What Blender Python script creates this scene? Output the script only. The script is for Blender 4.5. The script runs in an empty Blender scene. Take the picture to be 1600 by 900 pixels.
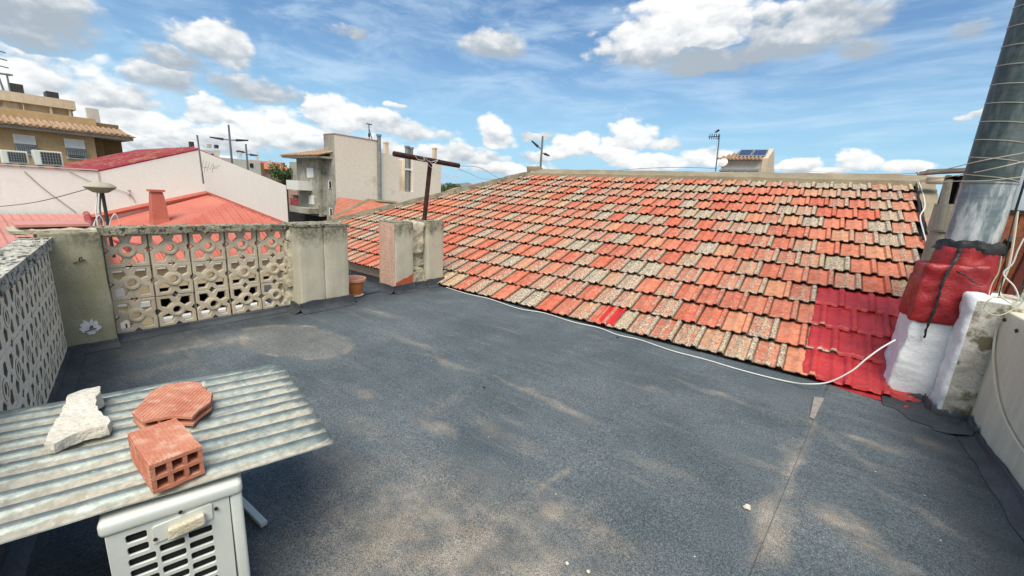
import bpy, bmesh, math, random
import numpy as np
from mathutils import Vector, Matrix, noise
from mathutils.geometry import tessellate_polygon
random.seed(4)
R_=math.radians
S=bpy.context.scene
C=S.collection
# ------------------------------------------------------------------ camera
F=631.0; H=1.45
nad=np.array([(632-800)/F,-(3195-450)/F,-1.0]); nad/=np.linalg.norm(nad)
Zv=-nad; fw=np.array([0,0,-1.0]); Yv=fw-fw.dot(Zv)*Zv; Yv/=np.linalg.norm(Yv); Xv=np.cross(Yv,Zv)
A_=R_(54.2)
RM=np.array([[math.sin(A_),-math.cos(A_),0],[math.cos(A_),math.sin(A_),0],[0,0,1]])@np.array([Xv,Yv,Zv])
CAM=np.array([0,0,H])
def ray(x,y): return RM@np.array([(x-800)/F,-(y-450)/F,-1.0])
def PZ(x,y,z=0.0):
    d=ray(x,y); return Vector(CAM+d*((z-H)/d[2]))
def QX(X,x,y):
    d=ray(x,y); return Vector(CAM+d*(X/d[0]))
def QY(Y,x,y):
    d=ray(x,y); return Vector(CAM+d*(Y/d[1]))
def az_el(x,y):
    d=ray(x,y); d=d/np.linalg.norm(d); return math.atan2(d[0],d[1]),math.asin(d[2])
cd=bpy.data.cameras.new('camera'); cam=bpy.data.objects.new('camera',cd); C.objects.link(cam)
cd.sensor_width=36; cd.lens=36*F/1600; cd.clip_start=0.02; cd.clip_end=5000
m4=Matrix([[*RM[i],CAM[i]] for i in range(3)]+[[0,0,0,1]]); cam.matrix_world=m4
S.camera=cam
S.render.resolution_x=1024; S.render.resolution_y=576
S.view_settings.view_transform='Standard'; S.view_settings.look='None'
S.view_settings.exposure=0.6; S.view_settings.gamma=1.0
# ------------------------------------------------------------------ sun and sky
SUN_EL=R_(58); SUN_DIR=Vector((0.55,-0.83,0)).normalized()   # horizontal direction towards the sun
sd=bpy.data.lights.new('sun','SUN'); sd.energy=3.0; sd.angle=R_(42); sd.color=(1.0,0.94,0.84)
sun=bpy.data.objects.new('sun',sd); C.objects.link(sun)
tosun=Vector((SUN_DIR.x*math.cos(SUN_EL),SUN_DIR.y*math.cos(SUN_EL),math.sin(SUN_EL)))
sun.rotation_euler=tosun.to_track_quat('Z','Y').to_euler(); sun.location=(0,-4,12)
W=bpy.data.worlds.new('World'); S.world=W; W.use_nodes=True
wt=W.node_tree; wn=wt.nodes; wn.clear()
class NB:
    """small node builder"""
    def __init__(s,t): s.t=t; s.n=t.nodes
    def lk(s,v,inp):
        if isinstance(v,(int,float)): inp.default_value=v
        elif isinstance(v,(tuple,list)): 
            inp.default_value=tuple(v) if len(v)==len(inp.default_value) else (*v,1.0)
        else: s.t.links.new(v,inp)
    def m(s,op,a,b=0.0,c=None,clamp=False):
        n=s.n.new('ShaderNodeMath'); n.operation=op; n.use_clamp=clamp
        s.lk(a,n.inputs[0]); s.lk(b,n.inputs[1])
        if c is not None: s.lk(c,n.inputs[2])
        return n.outputs[0]
    def vm(s,op,a,b=(0,0,0)):
        n=s.n.new('ShaderNodeVectorMath'); n.operation=op; s.lk(a,n.inputs[0]); s.lk(b,n.inputs[1])
        return n.outputs['Value'] if op in('DOT_PRODUCT','LENGTH','DISTANCE') else n.outputs[0]
    def mix(s,f,a,b):
        n=s.n.new('ShaderNodeMix'); n.data_type='RGBA'; n.clamp_factor=True
        s.lk(f,n.inputs[0]); s.lk(a,n.inputs[6]); s.lk(b,n.inputs[7]); return n.outputs[2]
    def mul(s,f,a,b):
        n=s.n.new('ShaderNodeMix'); n.data_type='RGBA'; n.blend_type='MULTIPLY'
        s.lk(f,n.inputs[0]); s.lk(a,n.inputs[6]); s.lk(b,n.inputs[7]); return n.outputs[2]
    def noise(s,vec,scale,detail=4,rough=.55,dist=0.0,col=False):
        n=s.n.new('ShaderNodeTexNoise'); n.inputs['Scale'].default_value=scale
        n.inputs['Detail'].default_value=detail; n.inputs['Roughness'].default_value=rough
        n.inputs['Distortion'].default_value=dist; s.t.links.new(vec,n.inputs['Vector'])
        return n.outputs['Color' if col else 'Fac']
    def vor(s,vec,scale,feat='F1',out='Distance'):
        n=s.n.new('ShaderNodeTexVoronoi'); n.feature=feat; n.inputs['Scale'].default_value=scale
        s.t.links.new(vec,n.inputs['Vector']); return n.outputs[out]
    def ss(s,v,a,b,lo=0.0,hi=1.0):
        n=s.n.new('ShaderNodeMapRange'); n.interpolation_type='SMOOTHSTEP'
        s.lk(v,n.inputs[0]); s.lk(a,n.inputs[1]); s.lk(b,n.inputs[2]); s.lk(lo,n.inputs[3]); s.lk(hi,n.inputs[4])
        return n.outputs[0]
    def mp(s,vec,loc=(0,0,0),rot=(0,0,0),sc=(1,1,1)):
        n=s.n.new('ShaderNodeMapping'); n.inputs[1].default_value=loc; n.inputs[2].default_value=rot; n.inputs[3].default_value=sc
        s.t.links.new(vec,n.inputs[0]); return n.outputs[0]
    def sep(s,v):
        n=s.n.new('ShaderNodeSeparateXYZ'); s.t.links.new(v,n.inputs[0]); return n.outputs
    def comb(s,x,y,z=0.0):
        n=s.n.new('ShaderNodeCombineXYZ'); s.lk(x,n.inputs[0]); s.lk(y,n.inputs[1]); s.lk(z,n.inputs[2]); return n.outputs[0]
    def attr(s,name):
        n=s.n.new('ShaderNodeAttribute'); n.attribute_name=name; return n.outputs['Fac']
B=NB(wt)
tc=wn.new('ShaderNodeTexCoord'); out=wn.new('ShaderNodeOutputWorld'); bg=wn.new('ShaderNodeBackground')
sky=wn.new('ShaderNodeTexSky'); sky.sky_type='NISHITA'; sky.sun_disc=False
sky.sun_elevation=SUN_EL; sky.sun_rotation=math.atan2(SUN_DIR.x,SUN_DIR.y)
sky.air_density=1.15; sky.dust_density=0.5; sky.ozone_density=2.2
dirv=B.vm('NORMALIZE',tc.outputs['Generated'])
dx,dy,dz=B.sep(dirv)
az=B.m('ARCTAN2',dx,dy); el=B.m('ARCSINE',dz)
pv=B.comb(az,B.m('MULTIPLY',el,1.5),0.0)
base_v=B.mp(dirv,sc=(1,1,1.6))
wn1=B.noise(base_v,5.5,6,.6,col=True)
warp=B.vm('SUBTRACT',wn1,(.5,.5,.5))
wx,wy,_=B.sep(warp)
azw=B.m('MULTIPLY_ADD',wx,0.13,az); elw=B.m('MULTIPLY_ADD',wy,0.075,el)
fb=B.noise(base_v,11,8,.56)
# the cumulus clouds of this sky: pixel centre, half width, half height, whiteness, strength
CL=[(50,15,115,66,.30,1.1),(35,112,75,42,.8,.95),(335,70,62,38,.65,1.0),(270,98,58,30,.4,.9),(250,122,66,32,.45,1.0),(402,138,76,24,.35,.95),
 (170,152,95,30,.72,.9),(205,185,90,30,.75,.8),(325,172,44,26,.8,.95),(425,196,60,40,.95,1.0),(520,178,62,30,.95,1.0),(590,190,52,22,.85,.9),(645,205,60,20,.7,.8),
 (330,215,90,22,.8,.8),(480,222,100,20,.7,.85),(770,70,54,36,.40,.85),(545,50,40,16,.35,.55),(779,207,32,27,1.0,.95),(846,210,26,10,.7,.7),
 (1010,66,84,62,.70,1.0),(1080,30,95,56,.9,1.05),(1095,92,100,34,.02,1.05),(1275,32,112,56,.45,1.0),(1200,74,110,30,.0,.9),(1345,75,60,25,.1,.5),(1500,48,55,22,.15,.5),
 (900,225,36,22,1.0,.95),(985,208,42,34,1.0,1.0),(962,240,40,20,1.0,.9),(1043,224,32,16,.9,.85),(860,240,60,14,.8,.7),(1010,252,70,16,.95,.85),(1100,248,50,20,.9,.9),
 (1330,254,46,16,1.0,.9),(1290,262,40,12,.9,.8),(1245,256,34,14,.9,.8),(1420,262,52,14,.9,.8),(720,240,90,22,.7,.75),(800,262,90,18,.8,.7),(590,232,80,22,.6,.7),(1515,172,32,8,.8,.5),(625,166,20,8,.7,.6),
 (100,225,90,30,.6,.8),(240,222,60,20,.75,.8),(30,160,60,26,.75,.85)]
# further clouds the same kind of sky has outside the frame
rr=random.Random(11)
extra=[]
for i in range(26):
    a=R_(rr.uniform(40,262)); e=R_(rr.choice([6,9,14,22,34,48,60])+rr.uniform(-2,2)); s_=.09+.30*rr.random()*(.5+e)
    extra.append((a if a<math.pi else a-2*math.pi,e,s_*2.0,s_*.75,rr.uniform(.3,1),rr.uniform(.75,1)))
puffs=[]
for (cx,cy,rx,ry,br,st) in CL:
    a0,e0=az_el(cx,cy); a1,_=az_el(cx-rx,cy); a2,_=az_el(cx+rx,cy); _,e1=az_el(cx,cy-ry); _,e2=az_el(cx,cy+ry)
    puffs.append((a0,e0,abs(a2-a1)/2,abs(e1-e2)/2,br,st))
puffs+=extra
D=None;V=None
for (a0,e0,ra,re,br,st) in puffs:
    u=B.m('MULTIPLY',B.m('SUBTRACT',azw,a0),1/ra)
    v=B.m('MULTIPLY',B.m('SUBTRACT',elw,e0-re*.25),1/re)
    v2=B.m('MAXIMUM',v,B.m('MULTIPLY',v,-1.55))
    d=B.m('MULTIPLY_ADD',B.m('SQRT',B.m('ADD',B.m('MULTIPLY',u,u),B.m('MULTIPLY',v2,v2))),-1.0,1.0)
    d=B.m('ADD',d,.20+(st-1)*.6)
    vv=B.m('MULTIPLY_ADD',v,.42,br-.62)
    if D is None: D,V=d,vv
    else:
        g=B.m('GREATER_THAN',d,D)
        mx=wn.new('ShaderNodeMix'); mx.data_type='FLOAT'
        # soft switch keeps neighbouring puffs blended
        g=B.ss(B.m('SUBTRACT',d,D),-.12,.12)
        B.lk(g,mx.inputs[0]); B.lk(V,mx.inputs[2]); B.lk(vv,mx.inputs[3]); V=mx.outputs[0]
        D=B.m('MAXIMUM',D,d)
bw=B.vm('ADD',base_v,B.vm('MULTIPLY',B.vm('SUBTRACT',B.noise(base_v,30,3,.6,col=True),(.5,.5,.5)),(.035,.035,.035)))
bil=B.m('ADD',B.m('MULTIPLY',B.vor(bw,15),.62),B.m('MULTIPLY',B.vor(bw,36),.38))      # billow cells: 0 at a puff's middle
fbf=B.m('MULTIPLY_ADD',bil,-1.0,.95)
dens_in=B.m('MULTIPLY_ADD',B.m('SUBTRACT',fb,.5),.95,B.m('MULTIPLY_ADD',B.m('SUBTRACT',fbf,.5),.95,D))
dens=B.ss(dens_in,-.10,B.ss(V,-.5,.25,.75,.28))
fb2=B.noise(B.vm('ADD',base_v,(0.0,0.0,.03)),11,8,.56)
relief=B.m('SUBTRACT',fb,fb2)
bil2=B.m('ADD',B.m('MULTIPLY',B.vor(B.vm('ADD',bw,(0,0,.022)),15),.62),B.m('MULTIPLY',B.vor(B.vm('ADD',bw,(0,0,.012)),36),.38))
lum=B.m('MULTIPLY_ADD',relief,1.5,B.m('MULTIPLY_ADD',B.m('SUBTRACT',bil2,bil),.9,V))
lumc=B.ss(lum,-.45,.66)
ccol=B.mix(lumc,(2.9,3.35,3.8),(7.1,7.1,7.0))
# thin high veil with streaks
vv1=B.noise(B.mp(dirv,rot=(0,0,R_(25)),sc=(1.2,3.2,9)),2.6,7,.62,.4)
vv2=B.noise(dirv,1.7,3,.5)
veil=B.m('MULTIPLY',B.ss(vv1,.38,.70),B.ss(vv2,.34,.56))
horizon=B.ss(el,R_(-1),R_(17),1.0,0.0)
skyc=B.mix(.0,sky.outputs[0],(1,1,1))
hs=wn.new('ShaderNodeHueSaturation'); hs.inputs['Saturation'].default_value=1.18; hs.inputs['Value'].default_value=.92; wt.links.new(skyc,hs.inputs['Color'])
skyc=B.mix(B.m('MULTIPLY',horizon,.85),hs.outputs[0],(1.95,4.2,6.15))
skyc=B.mix(B.m('MULTIPLY',veil,.5),skyc,(4.6,5.8,6.9))
fin=B.mix(B.m('MULTIPLY',dens,.96),skyc,ccol)
wt.links.new(fin,bg.inputs['Color']); bg.inputs['Strength'].default_value=0.1
wt.links.new(bg.outputs[0],out.inputs[0])
# ------------------------------------------------------------------ object helpers
def setp(o,label=None,cat=None,group=None,kind=None):
    if label:o['label']=label
    if cat:o['category']=cat
    if group:o['group']=group
    if kind:o['kind']=kind
    return o
def thing(name,label,cat,loc=(0,0,0),group=None):
    o=bpy.data.objects.new(name,None); C.objects.link(o); o.location=loc; o.empty_display_size=.1
    return setp(o,label,cat,group)
class MB:
    def __init__(s): s.v=[];s.f=[];s.mi=[]
    def add(s,vs,fs,mi=0):
        b=len(s.v); s.v+= [tuple(v) for v in vs]; s.f+=[tuple(b+i for i in f) for f in fs]; s.mi+=[mi]*len(fs); return s
    def box(s,x0,x1,y0,y1,z0,z1,mi=0):
        return s.add([(x0,y0,z0),(x1,y0,z0),(x1,y1,z0),(x0,y1,z0),(x0,y0,z1),(x1,y0,z1),(x1,y1,z1),(x0,y1,z1)],
          [(0,3,2,1),(4,5,6,7),(0,1,5,4),(1,2,6,5),(2,3,7,6),(3,0,4,7)],mi)
    def obox(s,o,a,b,c,mi=0):
        """box from origin o and three edge vectors"""
        o,a,b,c=map(Vector,(o,a,b,c)); 
        if a.cross(b).dot(c)<0: a,b=b,a
        return s.add([o,o+a,o+a+b,o+b,o+c,o+a+c,o+a+b+c,o+b+c],[(0,3,2,1),(4,5,6,7),(0,1,5,4),(1,2,6,5),(2,3,7,6),(3,0,4,7)],mi)
    def tube(s,pts,r,n=8,mi=0,caps=True,r2=None):
        pts=[Vector(p) for p in pts]; rs=[]; up=Vector((0,0,1)); N=len(pts)
        for i,p in enumerate(pts):
            t=(pts[min(i+1,N-1)]-pts[max(i-1,0)]).normalized()
            a=t.cross(up); 
            if a.length<.05: a=t.cross(Vector((1,0,0)))
            a.normalize(); b=t.cross(a)
            if rs and a.dot(rs[-1][2])<0 : a=-a; b=-b
            rr_=r if r2 is None else r+(r2-r)*i/max(1,N-1)
            rs.append((p,rr_,a,b))
        b0=len(s.v)
        for p,q,a,b in rs:
            for k in range(n):
                w=2*math.pi*k/n; s.v.append(tuple(p+a*(q*math.cos(w))+b*(q*math.sin(w))))
        for i in range(N-1):
            for k in range(n):
                s.f.append((b0+i*n+k,b0+i*n+(k+1)%n,b0+(i+1)*n+(k+1)%n,b0+(i+1)*n+k)); s.mi.append(mi)
        if caps:
            s.f.append(tuple(b0+k for k in range(n))); s.mi.append(mi)
            s.f.append(tuple(b0+(N-1)*n+k for k in reversed(range(n)))); s.mi.append(mi)
        return s
    def prism(s,poly,vec,mi=0):
        vec=Vector(vec); n=len(poly); b=len(s.v)
        P=[Vector(p) for p in poly]
        s.v+=[tuple(p) for p in P]+[tuple(p+vec) for p in P]
        nr=Vector((0,0,0))
        for i in range(n): nr+=P[i].cross(P[(i+1)%n])
        fl=nr.dot(vec)>0
        a=tuple(b+i for i in range(n)); c=tuple(b+n+i for i in range(n))
        s.f+= [a[::-1] if fl else a, c if fl else c[::-1]]
        for i in range(n):
            j=(i+1)%n; q=(b+i,b+j,b+n+j,b+n+i); s.f.append(q if fl else q[::-1])
        s.mi+=[mi]*(n+2); return s
    def lathe(s,prof,c,n=20,mi=0,caps=True):
        b=len(s.v); c=Vector(c)
        for r,z in prof:
            for k in range(n):
                w=2*math.pi*k/n; s.v.append((c.x+r*math.cos(w),c.y+r*math.sin(w),c.z+z))
        for i in range(len(prof)-1):
            for k in range(n):
                s.f.append((b+i*n+k,b+i*n+(k+1)%n,b+(i+1)*n+(k+1)%n,b+(i+1)*n+k)); s.mi.append(mi)
        if caps:
            s.f.append(tuple(b+k for k in reversed(range(n)))); s.f.append(tuple(b+(len(prof)-1)*n+k for k in range(n))); s.mi+=[mi,mi]
        return s
    def build(s,name,mats,parent=None,smooth=False,bev=0.0,seg=2,**kw):
        me=bpy.data.meshes.new(name); me.from_pydata(s.v,[],s.f)
        if not isinstance(mats,(list,tuple)): mats=[mats]
        for m in mats: me.materials.append(m)
        if len(mats)>1: me.polygons.foreach_set('material_index',s.mi)
        me.update()
        if bev>0:
            bm=bmesh.new(); bm.from_mesh(me); bmesh.ops.remove_doubles(bm,verts=bm.verts,dist=1e-5)
            es=[e for e in bm.edges if len(e.link_faces)==2 and e.calc_face_angle(0)>.5]
            bmesh.ops.bevel(bm,geom=es,offset=bev,segments=seg,affect='EDGES',profile=.5); bm.to_mesh(me); bm.free()
        if smooth:
            me.polygons.foreach_set('use_smooth',[True]*len(me.polygons))
            try: me.set_sharp_from_angle(angle=R_(40))
            except Exception: pass
        o=bpy.data.objects.new(name,me); C.objects.link(o)
        if parent is not None: o.parent=parent; o.matrix_parent_inverse=Matrix.Translation(parent.location).inverted()
        return setp(o,**kw)
def inst(name,me,parent,mat):
    """another object on a shared mesh; mat is in world space"""
    o=bpy.data.objects.new(name,me); C.objects.link(o)
    if parent is not None:
        o.parent=parent; o.matrix_parent_inverse=Matrix.Translation(parent.location).inverted()
    o.matrix_basis=mat
    return o
def fbm(p,sc,oct_=4):
    return noise.fractal(Vector(p)*sc,1.0,2.0,oct_)
def rough(o,cut=.03,amp=.006,sc=14,amp2=0.0,sc2=40,zmin=None,keep=None,smooth=True):
    """subdivide a boxy mesh until its edges are about cut long and push the surface about with noise"""
    me=o.data; bm=bmesh.new(); bm.from_mesh(me); bmesh.ops.remove_doubles(bm,verts=bm.verts,dist=1e-5)
    for it in range(7):
        es=[e for e in bm.edges if e.calc_length()>cut*1.6]
        if not es or len(bm.verts)>26000: break
        bmesh.ops.subdivide_edges(bm,edges=es,cuts=1,use_grid_fill=True)
    bmesh.ops.triangulate(bm,faces=[f for f in bm.faces if len(f.verts)>4])
    bm.normal_update()
    for v in bm.verts:
        if zmin is not None and v.co.z<zmin: continue
        k=1.0 if keep is None else keep(v.co)
        if k<=0: continue
        d=fbm(v.co,sc)*amp+ (fbm(v.co+Vector((9,3,5)),sc2,3)*amp2 if amp2 else 0)
        v.co+=v.normal*d*k
    bm.to_mesh(me); bm.free()
    if smooth:
        me.polygons.foreach_set('use_smooth',[True]*len(me.polygons))
        try: me.set_sharp_from_angle(angle=R_(50))
        except Exception: pass
    return o
# ------------------------------------------------------------------ materials
def newmat(name):
    m=bpy.data.materials.new(name); m.use_nodes=True; t=m.node_tree; b=NB(t)
    p=t.nodes['Principled BSDF']; g=t.nodes.new('ShaderNodeNewGeometry'); b.pos=g.outputs['Position']; b.nor=g.outputs['Normal']
    b.p=p; b.mat=m; return b
def bump(b,h,strength=.4,dist=.01):
    n=b.n.new('ShaderNodeBump'); n.inputs['Strength'].default_value=strength; n.inputs['Distance'].default_value=dist
    b.t.links.new(h,n.inputs['Height']); b.t.links.new(n.outputs[0],b.p.inputs['Normal'])
def surf(name,c1,c2,scale=3,rough_=.85,spot=None,spot_t=(.58,.68),spot_s=14,bs=.35,bd=.006,grain=.25,gs=120,metal=0.0,streak=0.0,spec=.3,top=None):
    b=newmat(name)
    n1=b.noise(b.pos,scale,6,.6); col=b.mix(b.ss(n1,.3,.7),c1,c2)
    n2=b.noise(b.pos,gs,3,.6)
    col=b.mul(grain,col,b.mix(b.ss(n2,.3,.72),(.45,.45,.45),(1.25,1.25,1.25)))
    if streak:
        st=b.noise(b.mp(b.pos,sc=(1,1,.12)),11,5,.6); col=b.mul(streak,col,b.mix(b.ss(st,.4,.62),(1.1,1.1,1.08),(.45,.43,.38)))
    if spot:
        sp=b.noise(b.pos,spot_s,7,.68); col=b.mix(b.ss(sp,*spot_t),col,spot)
    if top:
        zt=b.m('MULTIPLY_ADD',b.m('SUBTRACT',b.noise(b.mp(b.pos,sc=(1,1,.5)),7,5,.65),.5),.55,b.sep(b.pos)[2])   # algae and grime that grows down from the top
        col=b.mix(b.ss(zt,top-.16,top+.04,0,.8),col,b.mix(b.ss(b.noise(b.pos,24,5,.7),.4,.6),(.075,.07,.045),(.25,.235,.16)))
    b.lk(col,b.p.inputs['Base Color']); b.p.inputs['Roughness'].default_value=rough_; b.p.inputs['Metallic'].default_value=metal
    b.p.inputs['Specular IOR Level'].default_value=spec
    if bs: 
        hh=b.m('ADD',b.m('MULTIPLY',b.noise(b.pos,gs*.4,4,.65),.6),b.m('MULTIPLY',b.noise(b.pos,scale*6,4,.6),.8)); bump(b,hh,bs,bd)
    return b.mat
M={}
# --- bituminous mineral felt of the terrace, with dust left where puddles dried
def mk_felt(name,upstand=False):
    b=newmat(name); pos=b.pos
    base=b.mix(b.ss(b.noise(pos,1.3,4,.55),.3,.7),(.070,.091,.102),(.118,.140,.150))
    g1=b.noise(pos,260,2,.6); g2=b.noise(pos,95,4,.75)
    if upstand: base=b.mix(b.ss(b.noise(pos,2.3,4,.6),.3,.7),(.034,.040,.046),(.075,.085,.092))
    base=b.mul(.9 if not upstand else .35,base,b.mix(b.ss(g1,.34,.66),(.36,.36,.36),(1.7,1.68,1.64)))
    base=b.mul(.8 if not upstand else .3,base,b.mix(b.ss(g2,.36,.66),(.5,.5,.5),(1.5,1.48,1.46)))
    if not upstand:
        w=b.vm('ADD',pos,b.vm('SCALE',b.vm('SUBTRACT',b.noise(pos,2.2,4,.6,col=True),(.5,.5,.5))))
        b.n[-1]  # noqa
        warp=b.n.new('ShaderNodeVectorMath'); warp.operation='SCALE'; warp.inputs['Scale'].default_value=.28
        b.t.links.new(b.vm('SUBTRACT',b.noise(pos,2.2,4,.6,col=True),(.5,.5,.5)),warp.inputs[0])
        w=b.vm('ADD',pos,warp.outputs[0])
        mask=None
        # dried puddles and dirt: x, y, rx, ry, rotation, weight
        EL=[]
        for (xa,ya,xb,yb_,wd,wt_) in [(816,767,1010,870,.10,1.0),(775,590,930,664,.07,.9),(660,655,712,684,.10,.8),(1065,597,1190,640,.06,.8),(655,553,752,585,.07,.7),(540,600,600,625,.08,.5),
              (822,790,905,720,.035,.6),(1305,678,1400,706,.07,.9),(1250,785,1400,862,.09,1.0),(1300,830,1440,900,.07,.9),(1420,672,1505,722,.12,.9),(1185,900,1240,770,.08,.6),(1262,690,1285,628,.03,.6),(1207,790,1268,680,.05,.9),(1185,905,1218,770,.10,1.1),(1200,840,1240,690,.06,.6),(1330,740,1560,880,.05,.45),(1235,640,1400,760,.05,.35),(800,860,980,770,.05,.35),(610,700,740,600,.05,.3),
              (190,560,420,525,.14,.7),(160,600,330,560,.10,.5),(600,520,700,560,.06,.5),(720,640,860,720,.10,.5),(520,640,640,700,.12,.4),(960,700,1100,760,.08,.35),(1000,600,1060,630,.06,.4),(560,480,640,500,.1,.4),(1120,700,1240,745,.06,.4)]:
            A=PZ(xa,ya); Bq=PZ(xb,yb_); EL.append(((A.x+Bq.x)/2,(A.y+Bq.y)/2,(A-Bq).length/2*1.15,wd,math.degrees(math.atan2(Bq.y-A.y,Bq.x-A.x)),wt_))
        EL+=[(-.95,1.0,1.05,.62,15,1.0),(-.75,.75,.6,.4,10,.6),(-.2,1.1,.9,.5,20,.45),(-1.6,1.05,.3,.2,0,.3),(-4.3,1.0,.4,.45,0,.45)]
        for (x,y,rx,ry,rot,wt_) in EL:
            q=b.mp(b.vm('SUBTRACT',w,(x,y,0)),rot=(0,0,R_(-rot)))
            q=b.vm('MULTIPLY',q,(1/rx,1/ry,0)); d=b.vm('LENGTH',q)
            e=b.ss(d,.15,1.15,wt_,0.0)
            mask=e if mask is None else b.m('MAXIMUM',mask,e)
        brk=b.ss(b.noise(pos,7,6,.7),.36,.66)
        streak=b.ss(b.noise(b.mp(pos,rot=(0,0,R_(38)),sc=(1,6,1)),1.6,5,.6),.52,.78)
        mask=b.m('ADD',b.m('MULTIPLY',mask,b.m('MULTIPLY_ADD',brk,.75,.3)),b.m('MULTIPLY',streak,.30),clamp=True)
        # the dried oval puddle near the pierced wall, brighter at its rim
        q=b.mp(b.vm('SUBTRACT',w,(-3.72,1.72,0)),rot=(0,0,R_(-12))); q=b.vm('MULTIPLY',q,(1/.62,1/.34,0)); d=b.vm('LENGTH',q)
        inside=b.ss(d,.9,1.0,.30,0.0); rim=b.m('MULTIPLY',b.m('MULTIPLY',b.ss(d,.86,.98),b.ss(d,.99,1.08,.75,0.0)),b.ss(b.noise(pos,3.1,4,.6),.42,.58,.15,1.0))
        mask=b.m('MAXIMUM',mask,b.m('ADD',inside,rim))
        dust=b.mix(b.ss(b.noise(pos,3,4,.6),.35,.65),(.235,.205,.165),(.33,.30,.25))
        dust=b.mul(.85,dust,b.mix(b.ss(g1,.36,.64),(.30,.29,.28),(1.5,1.5,1.5)))
        col=b.mix(b.m('MULTIPLY',b.m('MULTIPLY',mask,1.15,clamp=True),.92),base,dust)
        # newer smooth black felt dressed along the walls
        px_,py_,_=b.sep(b.vm('ADD',pos,warp.outputs[0]))
        dl=b.m('MINIMUM',b.m('ADD',px_,4.70),b.m('MULTIPLY',b.m('ADD',b.m('MULTIPLY_ADD',px_,.2,py_),.554),.98))
        dl=b.m('MINIMUM',dl,b.m('MULTIPLY_ADD',px_,-1.0,1.16))
        nw=b.m('MULTIPLY',b.ss(dl,.18,.62,.80,0.0),b.ss(b.noise(pos,5,5,.6),.25,.6,1.0,.65))
        col=b.mix(nw,col,b.mul(.6,(.020,.026,.032),b.mix(g2,(.5,.5,.5),(1.6,1.6,1.6))))
        # white grit here and there
        vd=b.vor(pos,9,'F1'); vr=b.vor(pos,9,'F1','Color'); 
        grit=b.m('MULTIPLY',b.m('LESS_THAN',vd,.035),b.m('GREATER_THAN',b.sep(vr)[0],.55))
        col=b.mix(grit,col,(.55,.52,.46))
        # wrinkles
        wr=b.noise(b.mp(pos,rot=(0,0,R_(38)),sc=(.7,4.5,1)),1.3,3,.5)
        h=b.m('ADD',b.m('MULTIPLY',g2,.25),b.m('MULTIPLY',wr,5.0)); bump(b,h,.45,.012)
    else:
        col=base; bump(b,b.m('ADD',b.m('MULTIPLY',g2,.15),b.noise(pos,9,5,.6)),.6,.02)
    b.lk(col,b.p.inputs['Base Color']); b.p.inputs['Roughness'].default_value=.82 if not upstand else .55
    b.p.inputs['Specular IOR Level'].default_value=.35
    return b.mat
M['felt']=mk_felt('mineral felt'); M['felt_up']=mk_felt('black felt upstand',True)
# --- roof tiles (attributes: lich 0..1, tone 0..1, yel 0..1; uv: across / along)
def mk_tile():
    b=newmat('clay roof tile'); pos=b.pos
    oi=b.n.new('ShaderNodeObjectInfo').outputs['Random']
    tone=b.m('FRACT',b.m('ADD',b.attr('tone'),oi)); lich=b.attr('lich'); yel=b.attr('yel')
    uvn=b.n.new('ShaderNodeUVMap'); ux,uy,_=b.sep(uvn.outputs[0])
    c=b.mix(tone,(.59,.145,.082),(.65,.235,.140)); 
    c=b.mix(b.ss(b.m('FRACT',b.m('MULTIPLY',tone,7.3)),.75,.98),c,(.54,.145,.09))
    c=b.mix(b.ss(b.m('FRACT',b.m('MULTIPLY',tone,13.7)),.72,.95),c,(.62,.30,.17))
    n1=b.noise(pos,16,6,.65); c=b.mul(.75,c,b.mix(b.ss(n1,.3,.7),(.62,.58,.55),(1.18,1.15,1.12)))
    # bleached dusty film
    film=b.ss(b.noise(pos,7,5,.6),.46,.72); c=b.mix(b.m('MULTIPLY',film,.38),c,(.62,.34,.22))
    c=b.mix(b.m('MULTIPLY',yel,.75),c,b.mix(b.ss(n1,.35,.65),(.55,.34,.17),(.66,.50,.27)))
    # lichen: most on the roll at the right and the lower edge
    l1=b.noise(pos,34,7,.72); l2=b.noise(pos,62,5,.7)
    edge=b.m('MAXIMUM',b.ss(ux,.70,.86),b.m('MULTIPLY',b.ss(uy,.3,.0),.6))
    mid=b.ss(b.m('ABSOLUTE',b.m('SUBTRACT',ux,.46)),.14,.02)
    wgt=b.m('ADD',b.m('MULTIPLY',lich,.205),b.m('MULTIPLY',b.m('MULTIPLY',b.m('MINIMUM',b.m('MULTIPLY',lich,3.0),1.0),b.m('MAXIMUM',edge,b.m('MULTIPLY',mid,.5))),.12))
    lm=b.ss(b.m('ADD',l1,wgt),.60,.65)
    lcol=b.mix(b.ss(l2,.40,.56),(.050,.040,.028),(.62,.54,.40)); lcol=b.mix(b.ss(b.noise(pos,5,2,.5),.50,.68),lcol,b.mix(b.ss(l2,.35,.6),(.18,.15,.09),(.60,.51,.34)))
    c=b.mix(b.m('MULTIPLY',lm,.95),c,lcol)
    dirt=b.ss(b.noise(pos,48,5,.7),.60,.72); c=b.mix(b.m('MULTIPLY',dirt,.55),c,(.075,.05,.038))
    c=b.mix(b.ss(uy,.022,.004,0,.92),c,(.035,.022,.017))  # shadow line under each row, painted dark on the front lip
    # darker along the side joint
    jt=b.m('MAXIMUM',b.ss(ux,.06,.0),b.ss(ux,.94,.99)); c=b.mix(b.m('MULTIPLY',jt,.65),c,(.06,.04,.03))
    b.lk(c,b.p.inputs['Base Color']); b.p.inputs['Roughness'].default_value=.8; b.p.inputs['Specular IOR Level'].default_value=.25
    bump(b,b.m('ADD',b.m('MULTIPLY',lm,.5),b.m('ADD',b.m('MULTIPLY',l1,.8),b.m('MULTIPLY',l2,.4))),.6,.006)
    return b.mat
M["tile"]=mk_tile()
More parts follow.
